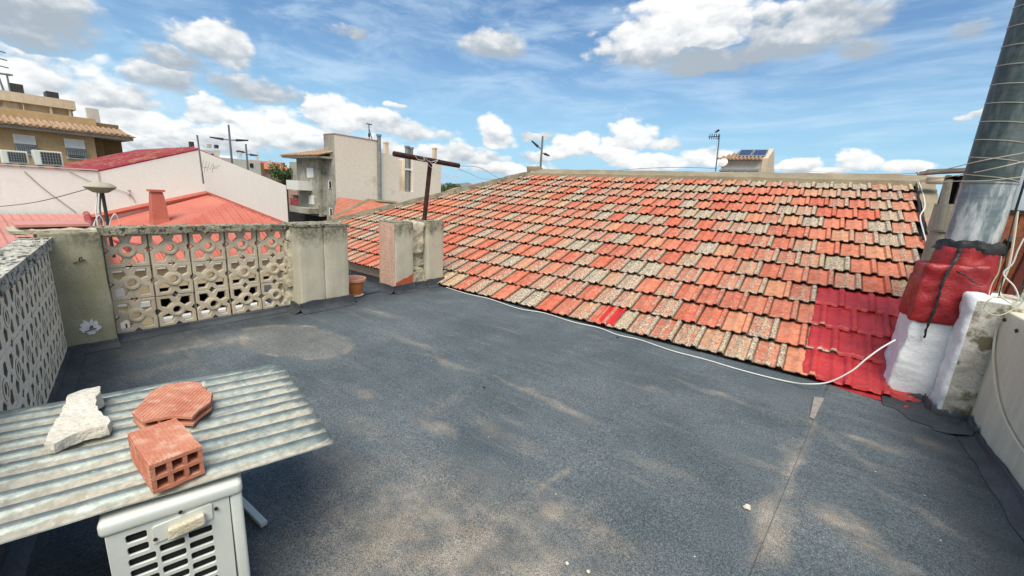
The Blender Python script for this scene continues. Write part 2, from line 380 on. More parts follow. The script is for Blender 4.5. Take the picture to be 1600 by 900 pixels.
def mk_redpaint(name,c1,c2,rg=.34,spec=.5):
    b=newmat(name); pos=b.pos
    n=b.noise(pos,6,6,.65); c=b.mix(b.ss(n,.3,.7),c1,c2)
    d=b.noise(pos,22,6,.7); c=b.mix(b.m('MULTIPLY',b.ss(d,.60,.75),.5),c,(.10,.03,.02))
    b.lk(c,b.p.inputs['Base Color']); b.lk(b.ss(d,.3,.7,rg,rg+.25),b.p.inputs['Roughness']); b.p.inputs['Specular IOR Level'].default_value=spec
    bump(b,b.m('ADD',b.noise(b.mp(pos,rot=(0,.4,.5),sc=(1,3,1)),9,5,.65),b.m('MULTIPLY',b.noise(pos,60,4,.6),.25)),.55,.02)
    return b.mat
M['redpaint']=mk_redpaint('red waterproof paint',(.40,.022,.026),(.50,.045,.042))
M['redwrap']=mk_redpaint('red painted felt wrap',(.25,.010,.014),(.36,.022,.022),.3,.5)
M['render']=surf('weathered beige render',(.50,.465,.35),(.58,.545,.43),2.2,spot=(.24,.22,.15),spot_t=(.60,.85),spot_s=3.5,top=.9,streak=.10,gs=90,grain=.2)
M['render_olive']=surf('olive stained render',(.31,.295,.185),(.42,.40,.275),2.6,spot=(.44,.44,.36),spot_t=(.64,.72),spot_s=5,top=.95,streak=.12,gs=90,grain=.3,bs=.5)
M['render_pink']=surf('pink coarse render',(.58,.36,.27),(.66,.44,.33),5,gs=70,grain=.55,bs=.8,bd=.008,streak=.2)
M['render_pinkwall']=surf('pinkish eaves wall',(.50,.38,.27),(.57,.44,.32),3,gs=70,grain=.3)
M['mortar']=surf('lichened mortar',(.26,.235,.155),(.40,.37,.27),9,spot=(.055,.055,.04),spot_t=(.50,.60),spot_s=26,bs=.9,bd=.012,gs=60,grain=.4,streak=.0)
M['mortar_old']=surf('old lumpy mortar',(.48,.43,.31),(.62,.57,.44),7,spot=(.22,.17,.10),spot_t=(.55,.70),spot_s=16,bs=.8,bd=.012,gs=70)
M['mortar_ridge']=surf('trowelled ridge mortar',(.235,.195,.125),(.33,.28,.185),2.5,spot=(.44,.40,.31),spot_t=(.66,.74),spot_s=5,bs=.5,gs=60,grain=.35,streak=0)
M['mortar_hip']=surf('dark hip mortar',(.13,.11,.07),(.25,.21,.14),4,spot=(.055,.05,.035),spot_t=(.52,.64),spot_s=18,bs=.7,gs=60,grain=.4)
M['block']=surf('cast concrete block',(.56,.475,.34),(.66,.575,.43),5,spot=(.34,.28,.18),spot_t=(.60,.76),spot_s=9,bs=.4,gs=110,grain=.3)
M['block_side']=surf('pale cast concrete block',(.84,.745,.56),(.88,.81,.64),5,spot=(.58,.47,.30),spot_t=(.70,.85),spot_s=11,bs=.4,gs=110,grain=.3)
M['whitewash']=surf('thick whitewash',(.74,.75,.74),(.82,.82,.80),4,spot=(.50,.45,.36),spot_t=(.68,.80),spot_s=8,bs=.7,bd=.01,gs=45,grain=.12)
M['stained']=surf('stained whitewash',(.48,.45,.38),(.64,.61,.54),3.5,spot=(.17,.145,.085),spot_t=(.47,.60),spot_s=7,bs=.7,gs=60,grain=.35)
M['wall_right']=surf('smooth beige wall',(.72,.655,.495),(.77,.71,.55),1.3,bs=.25,gs=70,grain=.12,streak=.15)
M['white_wall']=surf('white painted gable',(.80,.85,.765),(.84,.88,.80),.6,spot=(.62,.58,.50),spot_t=(.58,.8),spot_s=1.2,bs=.2,gs=20,grain=.06,streak=.03)
M['coral']=surf('coral roof paint',(.48,.13,.09),(.55,.185,.13),1.5,spot=(.45,.13,.09),spot_t=(.55,.75),spot_s=5,bs=.3,gs=30,grain=.2,rough_=.7)
M['redsheet']=surf('faded red sheet',(.50,.21,.175),(.57,.27,.225),1.5,bs=.2,gs=40,grain=.15,streak=0)
M['maroon']=surf('maroon and brown tiles',(.27,.03,.05),(.34,.06,.08),1.6,spot=(.34,.17,.10),spot_t=(.48,.62),spot_s=3.5,bs=.2,gs=30,grain=.35)
M['plain_red']=surf('dim red roof slope',(.42,.13,.08),(.52,.2,.12),3,spot=(.2,.17,.12),spot_t=(.55,.7),spot_s=12,gs=40)
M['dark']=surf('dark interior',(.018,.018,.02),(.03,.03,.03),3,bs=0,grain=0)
M['void']=M['dark']
M['rust']=surf('rusted steel',(.040,.016,.014),(.075,.030,.022),12,rough_=.75,gs=90,metal=.2,bs=.4,bd=.003)
M['blacksteel']=surf('dark steel',(.03,.03,.032),(.05,.05,.05),8,rough_=.6,bs=0,grain=.1)
M['greysteel']=surf('grey street pole',(.12,.14,.15),(.17,.19,.2),3,rough_=.5,bs=0,grain=.1)
M['white_plastic']=surf('white painted metal',(.60,.63,.57),(.66,.69,.63),2,spot=(.40,.38,.30),spot_t=(.64,.80),spot_s=13,rough_=.38,bs=.1,bd=.002,gs=40,grain=.06,spec=.5)
M['white_cable']=surf('white cable',(.66,.65,.60),(.72,.71,.66),6,rough_=.5,bs=0,grain=.1)
M['cream_cable']=surf('cream cable',(.58,.52,.38),(.64,.58,.44),6,rough_=.5,bs=0,grain=.1)
M['black_cable']=surf('black cable',(.02,.02,.02),(.03,.03,.03),6,rough_=.5,bs=0,grain=0)
M['green_cable']=surf('pale green cable',(.40,.46,.30),(.46,.50,.36),6,rough_=.5,bs=0,grain=0)
M['foam']=surf('cream worn cushion',(.58,.51,.36),(.68,.62,.47),20,bs=.6,gs=150,grain=.3)
M['terracotta']=surf('terracotta plastic pot',(.60,.19,.06),(.66,.24,.09),6,rough_=.5,bs=.15,gs=60,grain=.12)
M['pot_rim']=surf('pale pot rim',(.58,.26,.19),(.64,.33,.25),6,rough_=.5,bs=.1,grain=.1)
M['twig']=surf('dry twig',(.42,.36,.24),(.5,.43,.3),6,bs=0,grain=.1)
M['soil']=surf('dry soil',(.10,.06,.035),(.18,.09,.06),30,bs=.6)
M['brickface']=surf('tan face brick',(.45,.31,.155),(.53,.38,.21),2,bs=.15,gs=12,grain=.2,streak=0)
M['brickdark']=surf('brown face brick',(.20,.125,.06),(.26,.165,.08),2,bs=.15,gs=12,grain=.2)
M['tan_tile']=surf('tan barrel tile',(.36,.235,.14),(.48,.33,.21),1.5,spot=(.16,.11,.07),spot_t=(.55,.65),spot_s=5,bs=.3,gs=15,grain=.3)
M['cornice']=surf('grey cornice',(.36,.33,.28),(.42,.39,.33),1,bs=0,gs=10)
M['shutter']=surf('pale roller shutter',(.66,.70,.68),(.72,.75,.73),2,bs=0,grain=.05)
M['frame_white']=surf('white frame',(.72,.71,.66),(.78,.77,.72),2,bs=0,grain=.05)
M['cement']=surf('mottled grey cement render',(.35,.34,.275),(.48,.465,.39),.9,spot=(.21,.20,.155),spot_t=(.50,.66),spot_s=1.6,bs=.2,gs=9,grain=.35,streak=.3)
M['party']=surf('tan party wall',(.74,.65,.53),(.79,.71,.59),.35,spot=(.44,.34,.24),spot_t=(.55,.8),spot_s=.7,bs=.1,gs=6,grain=.12,streak=.03)
M['cream']=surf('cream far wall',(.58,.47,.33),(.64,.54,.40),.4,bs=0,gs=5,grain=.1,streak=.15)
M['cream2']=surf('pale far wall',(.52,.49,.42),(.6,.57,.5),.3,bs=0,gs=5,grain=.15,streak=.1)
M['pinkfar']=surf('pink far wall',(.42,.26,.2),(.5,.33,.26),.3,bs=0,gs=5,grain=.15)
M['galv_pipe']=surf('grey flue pipe',(.22,.24,.24),(.32,.34,.33),3,rough_=.45,metal=.4,bs=0,gs=20,grain=.2)
M['yellowwall']=surf('yellow house wall',(.66,.50,.28),(.72,.56,.34),.8,bs=.1,gs=20,grain=.08)
M['fibrecement']=surf('fibre cement flue',(.37,.34,.26),(.47,.44,.35),4,spot=(.22,.19,.13),spot_t=(.6,.75),spot_s=9,bs=.4,gs=60,grain=.25)
M['rustwood']=surf('reddish brown panel',(.30,.095,.045),(.40,.15,.075),6,spot=(.14,.045,.025),spot_t=(.5,.7),spot_s=10,bs=.5,gs=60,grain=.3)
M['darkbrown']=surf('dark brown post',(.075,.018,.014),(.12,.03,.02),6,rough_=.5,bs=.3,gs=60)
M['greenish']=surf('grey green slab',(.13,.17,.15),(.19,.23,.20),6,bs=.3,gs=60)
M['paleblue']=surf('pale blue pane',(.42,.52,.58),(.50,.60,.66),2,rough_=.2,bs=0,grain=.03)
M['rock']=surf('broken plaster lump',(.60,.55,.44),(.74,.70,.60),9,spot=(.34,.28,.18),spot_t=(.58,.72),spot_s=18,bs=.9,bd=.012,gs=70,grain=.25)
M['earth']=surf('town ground',(.16,.14,.11),(.22,.19,.15),.1,bs=0,gs=2,grain=.2)
M['hill']=surf('far hill',(.16,.17,.16),(.22,.22,.20),.002,bs=0,gs=.02,grain=.2)
M['skin_sea']=surf('distant plain',(.20,.22,.22),(.26,.27,.26),.01,bs=0,gs=.05,grain=.1)
def mk_leaf():
    b=newmat('tree foliage'); oi=b.noise(b.pos,2.2,3,.6)
    b.lk(b.mix(b.ss(oi,.3,.7),(.035,.075,.018),(.10,.17,.045)),b.p.inputs['Base Color']); b.p.inputs['Roughness'].default_value=.7
    return b.mat
M['leaf']=mk_leaf(); M['bark']=surf('bark',(.1,.07,.045),(.15,.11,.07),3,bs=0)
def mk_galv():
    """galvanised corrugated sheet: sand settles in the troughs (attribute trough 0..1)"""
    b=newmat('galvanised corrugated sheet'); pos=b.pos
    tr=b.attr('trough'); n=b.noise(b.mp(pos,rot=(0,0,R_(-16)),sc=(6,1.2,1)),9,7,.7); n2=b.noise(pos,45,5,.65)
    c=b.mix(b.ss(b.noise(pos,6,5,.6),.3,.7),(.17,.205,.19),(.31,.345,.31)); c=b.mul(.6,c,b.mix(b.ss(n2,.3,.7),(.66,.68,.7),(1.22,1.22,1.2)))
    dust=b.mix(b.ss(n2,.35,.65),(.38,.345,.26),(.52,.48,.39))
    f=b.ss(b.m('ADD',b.m('MULTIPLY',tr,.42),b.m('ADD',b.m('MULTIPLY',n,.8),b.m('MULTIPLY',b.noise(pos,3.5,3,.5),.5))),.80,1.04)
    c=b.mix(b.m('MULTIPLY',f,.88),c,dust)
    wh=b.ss(b.noise(pos,19,7,.75),.63,.69); c=b.mix(b.m('MULTIPLY',wh,.7),c,(.66,.66,.60))
    b.lk(c,b.p.inputs['Base Color']); b.lk(b.m('MULTIPLY_ADD',f,-.55,.55),b.p.inputs['Metallic']); b.lk(b.m('MULTIPLY_ADD',f,.35,.42),b.p.inputs['Roughness'])
    bump(b,b.m('ADD',n2,wh),.25,.003)
    return b.mat
M['galv']=mk_galv()
def mk_duct(name,c1,c2,smear):
    b=newmat(name); pos=b.pos
    n=b.noise(b.mp(pos,sc=(1,1,2.5)),14,5,.6); c=b.mix(b.ss(n,.3,.7),c1,c2)
    n3=b.noise(b.mp(pos,rot=(.5,.3,0),sc=(1.5,1.5,.35)),8,6,.65)
    c=b.mix(b.m('MULTIPLY',b.ss(n3,.44,.64),smear),c,(.62,.64,.62))
    b.lk(c,b.p.inputs['Base Color']); b.p.inputs['Metallic'].default_value=.35; b.lk(b.m('MULTIPLY_ADD',n,.3,.36),b.p.inputs['Roughness'])
    bump(b,b.noise(pos,5,3,.5),.25,.02); return b.mat
M['duct_low']=mk_duct('galvanised duct collar',(.15,.20,.215),(.24,.29,.30),1.0)
M['duct_up']=mk_duct('spiral duct',(.036,.062,.062),(.066,.095,.092),.12)
M['duct_seam']=surf('lockseam',(.38,.35,.27),(.46,.42,.33),5,rough_=.4,metal=.4,bs=0,grain=.1)
def mk_solar():
    b=newmat('solar cells'); b.lk((.02,.035,.10,1),b.p.inputs['Base Color']); b.p.inputs['Roughness'].default_value=.15; return b.mat
M['solar']=mk_solar()
def mk_hollow():
    b=newmat('hollow clay brick'); pos=b.pos
    c=b.mix(b.ss(b.noise(pos,9,4,.6),.3,.7),(.48,.155,.085),(.60,.27,.165)); c=b.mul(.3,c,b.mix(b.ss(b.noise(pos,150,4,.7),.3,.7),(.6,.6,.6),(1.3,1.3,1.3)))
    nz=b.sep(b.nor)[2]; w=b.m('MULTIPLY',b.ss(nz,.6,.9),b.ss(b.noise(pos,26,5,.6),.50,.68)); c=b.mix(b.m('MULTIPLY',w,.6),c,(.70,.50,.36))
    d=b.ss(b.noise(pos,13,6,.7),.60,.72); c=b.mix(b.m('MULTIPLY',d,.5),c,(.24,.09,.055))
    b.lk(c,b.p.inputs['Base Color']); b.p.inputs['Roughness'].default_value=.85; bump(b,b.noise(pos,90,4,.6),.4,.003); return b.mat
M['hollow']=mk_hollow()
# ------------------------------------------------------------------ ground, far land
def sheet(name,poly,z,mat,**kw):
    return MB().add([(x,y,z) for x,y in poly],[tuple(range(len(poly)))]).build(name,mat,**kw)
sheet('ground',[(-2500,-2500),(2500,-2500),(2500,2500),(-2500,2500)],-7.0,M['earth'],kind='structure')
hb=MB()
for j,(a0,a1,d,hm) in enumerate([(-75,-30,1900,70),(-60,-42,1500,32)]):
    n=46; vs=[];fs=[]
    for i in range(n+1):
        a=R_(a0+(a1-a0)*i/n); t=i/n; hgt=hm*(max(0,math.sin(math.pi*t))**.7)*(.55+.6*abs(fbm((t*4+j*7,0,0),1.6)))
        ca,sa=math.cos(a),math.sin(a)
        vs+=[(d*sa,d*ca,-8),( (d+200)*sa,(d+200)*ca,hgt),((d+500)*sa,(d+500)*ca,-8)]
    for i in range(n):
        for k in range(2): fs.append((i*3+k,i*3+3+k,i*3+4+k,i*3+1+k))
    hb.add(vs,fs)
hb.build('hills',M['hill'],smooth=True,kind='structure')
# ------------------------------------------------------------------ terrace floor
XL,XR=-4.78,1.16
LWd=Vector((1,-.2,0)).normalized(); LWn=Vector((.2,1,0)).normalized()      # left wall runs obliquely
LW0=Vector((-4.62,.37,0))
def lw_y(x): return LW0.y-.2*(x-LW0.x)
fl=MB()
fl.box(-4.78,1.3,-1.6,4.5,-.30,-.012)
fl.build('terrace_slab',M['felt_up'],kind='structure')
floor=thing('terrace_floor',None,None); setp(floor,kind='structure')
edges=[-5.0,-3.95,-2.93,-1.92,-.93,.12,1.17]
for i in range(len(edges)-1):
    a,b_=edges[i],edges[i+1]; rowsn=60; vs=[];fs=[]; nx=10
    y0,y1=-1.5,4.5
    for r in range(rowsn+1):
        y=y0+(y1-y0)*r/rowsn; sk=.118*(y-2.3) if 0<i else 0
        sk2=.118*(y-2.3) if i<len(edges)-2 else 0
        xa=a+sk*(1 if i>0 else 0); xb=b_+sk2+.035
        for c_ in range(nx+1):
            t=c_/nx; x=min(xa+(xb-xa)*t,1.17); z=.005*(1-t)+ .003*fbm((x,y,0),1.7)
            if c_==0: z+=.002
            vs.append((x,y+.0,z))
    for r in range(rowsn):
        for c_ in range(nx): k=r*(nx+1)+c_; fs.append((k,k+1,k+nx+2,k+nx+1))
    MB().add(vs,fs).build('membrane_strip',M['felt'],floor,smooth=True)
# small lap patches of lighter felt seen on the floor
# lower walkway beyond the gap in the end wall
lw=MB(); lw.box(-7.4,-4.88,2.82,4.49,-.5,-.30); lw.build('lower_roof_deck',M['felt'],kind='structure')
# ------------------------------------------------------------------ felt upstands (each belongs to its wall; built with the walls below)
def upstand(parent,p0,p1,h=.11,t=.022,nrm=None,wav=.012):
    """skirt of black felt along a wall foot: p0->p1, nrm points into the terrace"""
    p0,p1=Vector(p0),Vector(p1); d=p1-p0; L=d.length; n=max(4,int(L/.05)); nr=Vector(nrm).normalized(); vs=[];fs=[]
    for i in range(n+1):
        p=p0+d*(i/n); hh=h+wav*fbm((p.x*3,p.y*3,1),2.5)+.4*wav*fbm((p.x,p.y,4),14); w=.012*fbm((p.x,p.y,7),5)
        prof=[(t*.3,hh),(t,hh-.004),(t+.006,hh*.55),(t+.022+w,.028),(t+.075+w,.006)]
        vs+=[tuple(p+nr*a+Vector((0,0,z))) for a,z in prof]
    m=5
    for i in range(n):
        for k in range(m-1): fs.append((i*m+k,i*m+k+1,(i+1)*m+k+1,(i+1)*m+k))
    return MB().add(vs,fs).build('felt_upstand',M['felt_up'],parent,smooth=True)
# ------------------------------------------------------------------ pierced flower block
def flower_mesh(name,size=.285,depth=.075,mat=None,ring=.016):
    s=size/2-.003; cu=bpy.data.curves.new(name,'CURVE'); cu.dimensions='2D'; cu.fill_mode='BOTH'; cu.extrude=depth/2; cu.bevel_depth=.0035; cu.bevel_resolution=0
    def poly(pts):
        sp=cu.splines.new('POLY'); sp.points.add(len(pts)-1)
        for p,(x,y) in zip(sp.points,pts): p.co=(x,y,0,1)
        sp.use_cyclic_u=True
    nt=.030; o=[]
    base=[(-s,-s),(-nt,-s),(0,-s+nt*1.05),(nt,-s)]
    for k in range(4):
        c_,s_=[(1,0),(0,1),(-1,0),(0,-1)][k]
        o+=[(x*c_-y*s_,x*s_+y*c_) for x,y in base]
    poly(o)
    rin=.036; poly([(rin*math.cos(a),rin*math.sin(a)) for a in [2*math.pi*i/14 for i in range(14)]])
    e=s-.022
    for sx in(1,-1):
        for sy in(1,-1):
            pts=[(e,e),(e,.044),(.068,.022),(.048,.044),(.044,.048),(.022,.068),(.044,e)]
            poly([(x*sx,y*sy) for x,y in pts])
    ob=bpy.data.objects.new('tmp',cu); C.objects.link(ob)
    dg=bpy.context.evaluated_depsgraph_get(); me=bpy.data.meshes.new_from_object(ob.evaluated_get(dg)); bpy.data.objects.remove(ob)
    bm=bmesh.new(); bm.from_mesh(me)
    # raised ring round the eye
    n=16; rv=[]
    for z in (depth/2,depth/2+ring):
        for r in (.036,.055):
            rv.append([bm.verts.new((r*math.cos(2*math.pi*i/n),r*math.sin(2*math.pi*i/n),z)) for i in range(n)])
    for i in range(n):
        j=(i+1)%n
        bm.faces.new((rv[2][i],rv[3][i],rv[3][j],rv[2][j])); bm.faces.new((rv[1][i],rv[1][j],rv[3][j],rv[3][i])); bm.faces.new((rv[0][j],rv[0][i],rv[2][i],rv[2][j]))
    bm.to_mesh(me); bm.free(); me.name=name; me.materials.clear(); me.materials.append(mat); me.polygons.foreach_set('use_smooth',[False]*len(me.polygons)); return me
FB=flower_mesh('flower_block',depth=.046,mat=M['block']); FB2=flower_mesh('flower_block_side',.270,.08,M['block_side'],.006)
# shade inside the holes, put into the colour of the inner faces
M['block_eye']=surf('shaded inside of block',(.15,.125,.08),(.34,.30,.21),8,bs=.3,gs=60,grain=.3)
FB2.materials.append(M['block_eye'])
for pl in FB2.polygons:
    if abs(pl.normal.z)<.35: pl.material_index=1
# end wall (plane x = -4.75, faces +x)
bal=thing('pierced_wall','low pierced wall of beige flower blocks between the two rendered pillars','wall',(-4.79,1.4,0))
rotX=Matrix(((0,0,1,0),(1,0,0,0),(0,1,0,0),(0,0,0,1)))   # block local z -> +x, x -> +y, y -> +z
cols=[.835,1.13,1.428,1.728,2.025]; rws=[.19,.487,.782]
for ci,y in enumerate(cols):
    for ri,z in enumerate(rws):
        j=lambda a: random.uniform(-a,a)
        inst('flower_block',FB,bal,Matrix.Translation((-4.79+j(.004),y+j(.002),z+j(.002)))@rotX@Matrix.Rotation(j(.012),4,'Z')@Matrix.Diagonal((.995,1.035,1,1)))
mb=MB()
for y in [.688,.983,1.279,1.578,1.877]: mb.box(-4.812,-4.785,y-.009,y+.009,.05,.925)
for z in [.338,.634]: mb.box(-4.810,-4.780,.68,2.18,z-.0045,z+.0045)
mb.build('mortar_joint',M['mortar'],bal)
cp=MB().box(-4.90,-4.70,.62,1.33,.925,.985).box(-4.895,-4.705,1.335,2.24,.928,.982).build('coping',M['mortar'],bal); rough(cp,.028,.012,22,.006,60)
k=MB().box(-4.87,-4.71,.66,2.2,.0,.045).build('kerb',M['felt_up'],bal)
upstand(bal,(-4.722,.66,0),(-4.722,2.2,0),.055,nrm=(1,0,0))
# crumbled mortar plug between blocks and pillar
cr_=MB().box(-4.86,-4.675,2.165,2.26,.80,.93).box(-4.86,-4.70,2.15,2.25,.42,.80).box(-4.88,-4.74,2.10,2.25,.05,.44).box(-4.86,-4.69,2.15,2.23,.28,.46).build('crumbled_mortar',M['mortar_old'],bal); rough(cr_,.022,.024,11,.012,34)
# corner pillar
cpi=thing('corner_pillar','olive stained rendered pillar in the corner with a red tile cap and two hooks','pillar',(-4.7,.5,0))
o=MB().box(-4.90,-4.60,.33,.665,0,.965).build('shaft',M['render_olive'],cpi,bev=.012); rough(o,.05,.006,6)
o=MB().box(-4.93,-4.63,.20,.655,.955,.985).build('bed_mortar',M['mortar_old'],cpi); rough(o,.025,.014,18,.006,50)
o=MB().box(-5.02,-4.70,.24,.63,1.0,1.022).build('cap_tile',M['redsheet'],cpi,bev=.003)
upstand(cpi,(-4.60,.36,0),(-4.60,.665,0),.06,nrm=(1,0,0))
for (px,py,patch) in ((124,408,0),(141,515,1)):
    p=QX(-4.60,px,py); h=MB()
    h.tube([p+Vector((-.01,0,.0)),p+Vector((.012,.0,.012)),p+Vector((.016,.004,.03)),p+Vector((.012,.012,.034)),p+Vector((.014,.016,.012))],.004,6)
    h.tube([p+Vector((.008,-.035,-.012)),p+Vector((.012,0,0)),p+Vector((.008,.035,.006))],.0035,6)
    h.build('hook',M['rust'],cpi)
    if patch:
        pts=[p+Vector((-.004,(.058+.030*fbm((2*math.cos(a),2*math.sin(a),0),1.9))*math.cos(a),.02+(.060+.034*fbm((3*math.cos(a),3*math.sin(a),5),1.7))*math.sin(a))) for a in [2*math.pi*i/36 for i in range(36)]]
        f=MB().prism(pts,(.012,0,0)).build('filler_patch',M['whitewash'],cpi); rough(f,.012,.004,40)
# middle pillar (with broken left side)
p1=thing('rendered_pillar','wide beige rendered pillar at the right end of the pierced wall','pillar',(-4.62,2.47,0))
o=MB().box(-4.86,-4.50,2.19,2.47,0,.975).build('pillar_half',M['render'],p1,bev=.008); rough(o,.05,.005,7)
o=MB().box(-4.86,-4.497,2.474,2.775,0,.982).build('pillar_half',M['render'],p1,bev=.008); rough(o,.05,.005,7)
o=MB().box(-4.865,-4.49,2.18,2.785,.972,.998).build('weathered_top',M['mortar'],p1); rough(o,.025,.008,25,.004,60)
upstand(p1,(-4.50,2.15,0),(-4.50,2.82,0),.12,nrm=(1,0,0)); upstand(p1,(-4.50,2.79,0),(-4.86,2.79,0),.11,nrm=(0,1,0)); upstand(p1,(-4.72,2.182,0),(-4.47,2.182,0),.10,nrm=(0,-1,0))
# twin pillar
p2=thing('twin_pillar','pair of rendered pillar stubs with pink flank and rubble between, carrying the rusty mast','pillar',(-4.7,3.9,0))
o=MB().box(-4.90,-4.56,3.515,3.835,0,.985).build('pillar_stub',M['render'],p2,bev=.006); rough(o,.05,.005,7)
o=MB().box(-4.895,-4.565,3.503,3.512,0.02,.975).build('pink_render_face',M['render_pink'],p2); 
o=MB().box(-4.90,-4.575,4.13,4.45,0,.985).build('pillar_stub',M['render'],p2,bev=.006); rough(o,.05,.005,7)
o=MB().box(-4.90,-4.57,3.52,3.83,.982,1.0).box(-4.90,-4.585,4.135,4.445,.982,1.0).build('weathered_top',M['mortar'],p2); rough(o,.025,.008,25,.004,60)
o=MB().box(-4.88,-4.62,3.86,4.12,.52,.99).build('mortar_lump',M['mortar_old'],p2,bev=.05,seg=3); rough(o,.022,.02,9,.01,30)
o=MB().box(-4.88,-4.64,3.84,4.12,0,.25).box(-4.87,-4.66,3.86,4.10,.25,.42).box(-4.86,-4.69,3.85,4.12,.42,.56).build('rubble_fill',M['mortar_old'],p2); rough(o,.022,.035,12,.016,30)
bx=[QX(-4.553,*q) for q in ((619,463),(619,445),(640,441),(662,431),(664,446),(645,452))]
bx=[Vector((-4.556,3.525,.10)),Vector((-4.556,3.525,.155)),Vector((-4.556,3.60,.175)),Vector((-4.556,3.66,.20)),Vector((-4.556,3.72,.205)),Vector((-4.556,3.825,.255)),Vector((-4.556,3.825,.12))]
MB().prism(bx,(.006,0,0)).build('orange_paint_patch',surf('orange red primer',(.42,.095,.045),(.48,.12,.06),6,bs=.1),p2)
upstand(p2,(-4.556,3.47,0),(-4.556,3.85,0),.12,nrm=(1,0,0)); upstand(p2,(-4.90,3.50,0),(-4.53,3.50,0),.11,nrm=(0,-1,0)); upstand(p2,(-4.572,4.09,0),(-4.58,4.47,0),.12,nrm=(1,0,0)); upstand(p2,(-4.66,3.85,0),(-4.60,4.12,0),.10,nrm=(1,0,0))
# threshold in the gap
sl=MB().box(-4.88,-4.74,2.79,3.50,-.24,.018).build('threshold',M['felt_up'],kind='structure'); rough(sl,.05,.006,9)
# rusty mast
mast=thing('rusty_mast','rusty steel pole with a crossbar wound with loose wire, on the twin pillar','mast',(-4.76,4.19,.9))
top=QX(-4.74,673,247)
MB().tube([(-4.76,4.19,.80),top],.034,10).build('pole',M['rust'],mast,smooth=True)
barA=QX(-4.62,624,240); barB=QX(-4.62,717,259)
MB().tube([barA+Vector((-.12,-.0,0)),barB+Vector((-.0,0,0))],.036,10).tube([barB+Vector((0,-.012,.0)),barB+Vector((0,-.012,.03))],.014,8).build('crossbar',M['rust'],mast,smooth=True)
wr=MB()
def cur(pts,n=8):
    """Catmull-Rom through points"""
    P=[Vector(p) for p in pts]; P=[P[0]*2-P[1]]+P+[P[-1]*2-P[-2]]; o=[]
    for i in range(1,len(P)-2):
        for k in range(n):
            t=k/n; o.append(.5*((2*P[i])+(-P[i-1]+P[i+1])*t+(2*P[i-1]-5*P[i]+4*P[i+1]-P[i+2])*t*t+(-P[i-1]+3*P[i]-3*P[i+1]+P[i+2])*t**3))
    o.append(P[-2]); return o
def pxl(X,pts): return [QX(X,*p) for p in pts]
wr.tube(cur(pxl(-4.58,[(648,241),(653,249),(663,250),(661,244),(672,253),(684,250),(676,257),(671,251)])),.0035,5)
wr.tube(cur(pxl(-4.60,[(660,243),(668,256),(680,266),(697,272),(712,276),(718,270),(715,262)])),.003,5)
wr.tube(cur(pxl(-4.62,[(686,249),(698,246),(710,245)])),.002,5)
wr.tube(cur(pxl(-4.64,[(716,260),(721,268),(716,275),(703,277),(693,274)])),.003,5)
wr.build('loose_wire',M['white_cable'],mast)
w2=thing('aerial_wire','thin grey wire running from the mast crossbar down to the hip of the tiled roof','wire',(-4.6,4.6,1.8))
MB().tube(cur([barB,QX(-5.4,752,263),QX(-6.2,790,283),QX(-6.4,850,300)]),.0035,5).build('wire_strand',M['black_cable'],w2)
MB().tube(cur([barB+Vector((0,0,-.05)),QX(-5.4,736,272),QX(-6.0,752,279),QX(-6.6,770,280)]),.003,5).build('wire_strand',M['black_cable'],w2)
# flower pot in the gap
pc=Vector((-4.77,3.01,.02)); pot=thing('flower_pot','small terracotta coloured pot of dead twigs in the gap between pillars','flower pot',pc)
MB().lathe([(0.0936, 0.0), (0.0984, 0.0048), (0.1344, 0.204), (0.1296, 0.204), (0.12, 0.18)],pc,24,caps=False).build('pot_body',M['terracotta'],pot,smooth=True)
MB().lathe([(0.1344, 0.198), (0.1536, 0.1992), (0.156, 0.234), (0.1512, 0.24), (0.1344, 0.2352), (0.1296, 0.204)],pc,24,caps=False).build('rim',M['pot_rim'],pot,smooth=True)
MB().lathe([(0.0012, 0.18), (0.1332, 0.1896)],pc,20,caps=False).build('soil',M['soil'],pot)
MB().lathe([(0.108, -0.0048), (0.12, 0.0144), (0.102, 0.0144)],pc,20,caps=False).build('saucer',M['frame_white'],pot)
tw=MB()
for i in range(16):
    a=random.uniform(0,6.28); r=random.uniform(.01,.08); b0=pc+Vector((r*math.cos(a),r*math.sin(a),.18)); h=random.choice([.05,.07,.1,.14,.19]); q=b0+Vector((random.uniform(-.03,.03),random.uniform(-.03,.03),h))
    tw.tube([b0,(b0+q)/2+Vector((random.uniform(-.008,.008),random.uniform(-.008,.008),0)),q],.0022,4)
tw.build('dry_stems',M['twig'],pot)
# left oblique pierced wall
lwt=thing('side_pierced_wall','long low pierced wall of pale flower blocks on the left, topped with cracked mortar','wall',LW0)
yx=LWn; xx=LWd
def lwmat(t,z): 
    c=LW0+LWd*t-LWn*.042
    return Matrix(((-LWd.x,0,LWn.x,c.x),(-LWd.y,0,LWn.y,c.y),(0,1,0,z),(0,0,0,1)))
for i in range(13):
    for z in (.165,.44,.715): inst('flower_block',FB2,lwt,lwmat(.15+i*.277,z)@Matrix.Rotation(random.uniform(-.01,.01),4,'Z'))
mb=MB()
for i in range(14): mb.obox(LW0+LWd*(.0115+i*.277-.006)-LWn*.075,LWd*.012,LWn*.035,Vector((0,0,.85)))
for z in (.300,.575): mb.obox(LW0-LWn*.075+Vector((0,0,z-.005)),LWd*3.6,LWn*.03,Vector((0,0,.01)))
mb.build('mortar_joint',M['mortar'],lwt)
o=MB().obox(LW0-LWn*.135-LWd*.05+Vector((0,0,.855)),LWd*3.7,LWn*.165,Vector((0,0,.075))).build('coping',surf('cracked pale mortar',(.44,.42,.34),(.58,.56,.47),7,spot=(.07,.07,.055),spot_t=(.50,.57),spot_s=22,bs=.9,bd=.014,gs=60,grain=.4),lwt)
rough(o,.026,.012,18,.008,55)
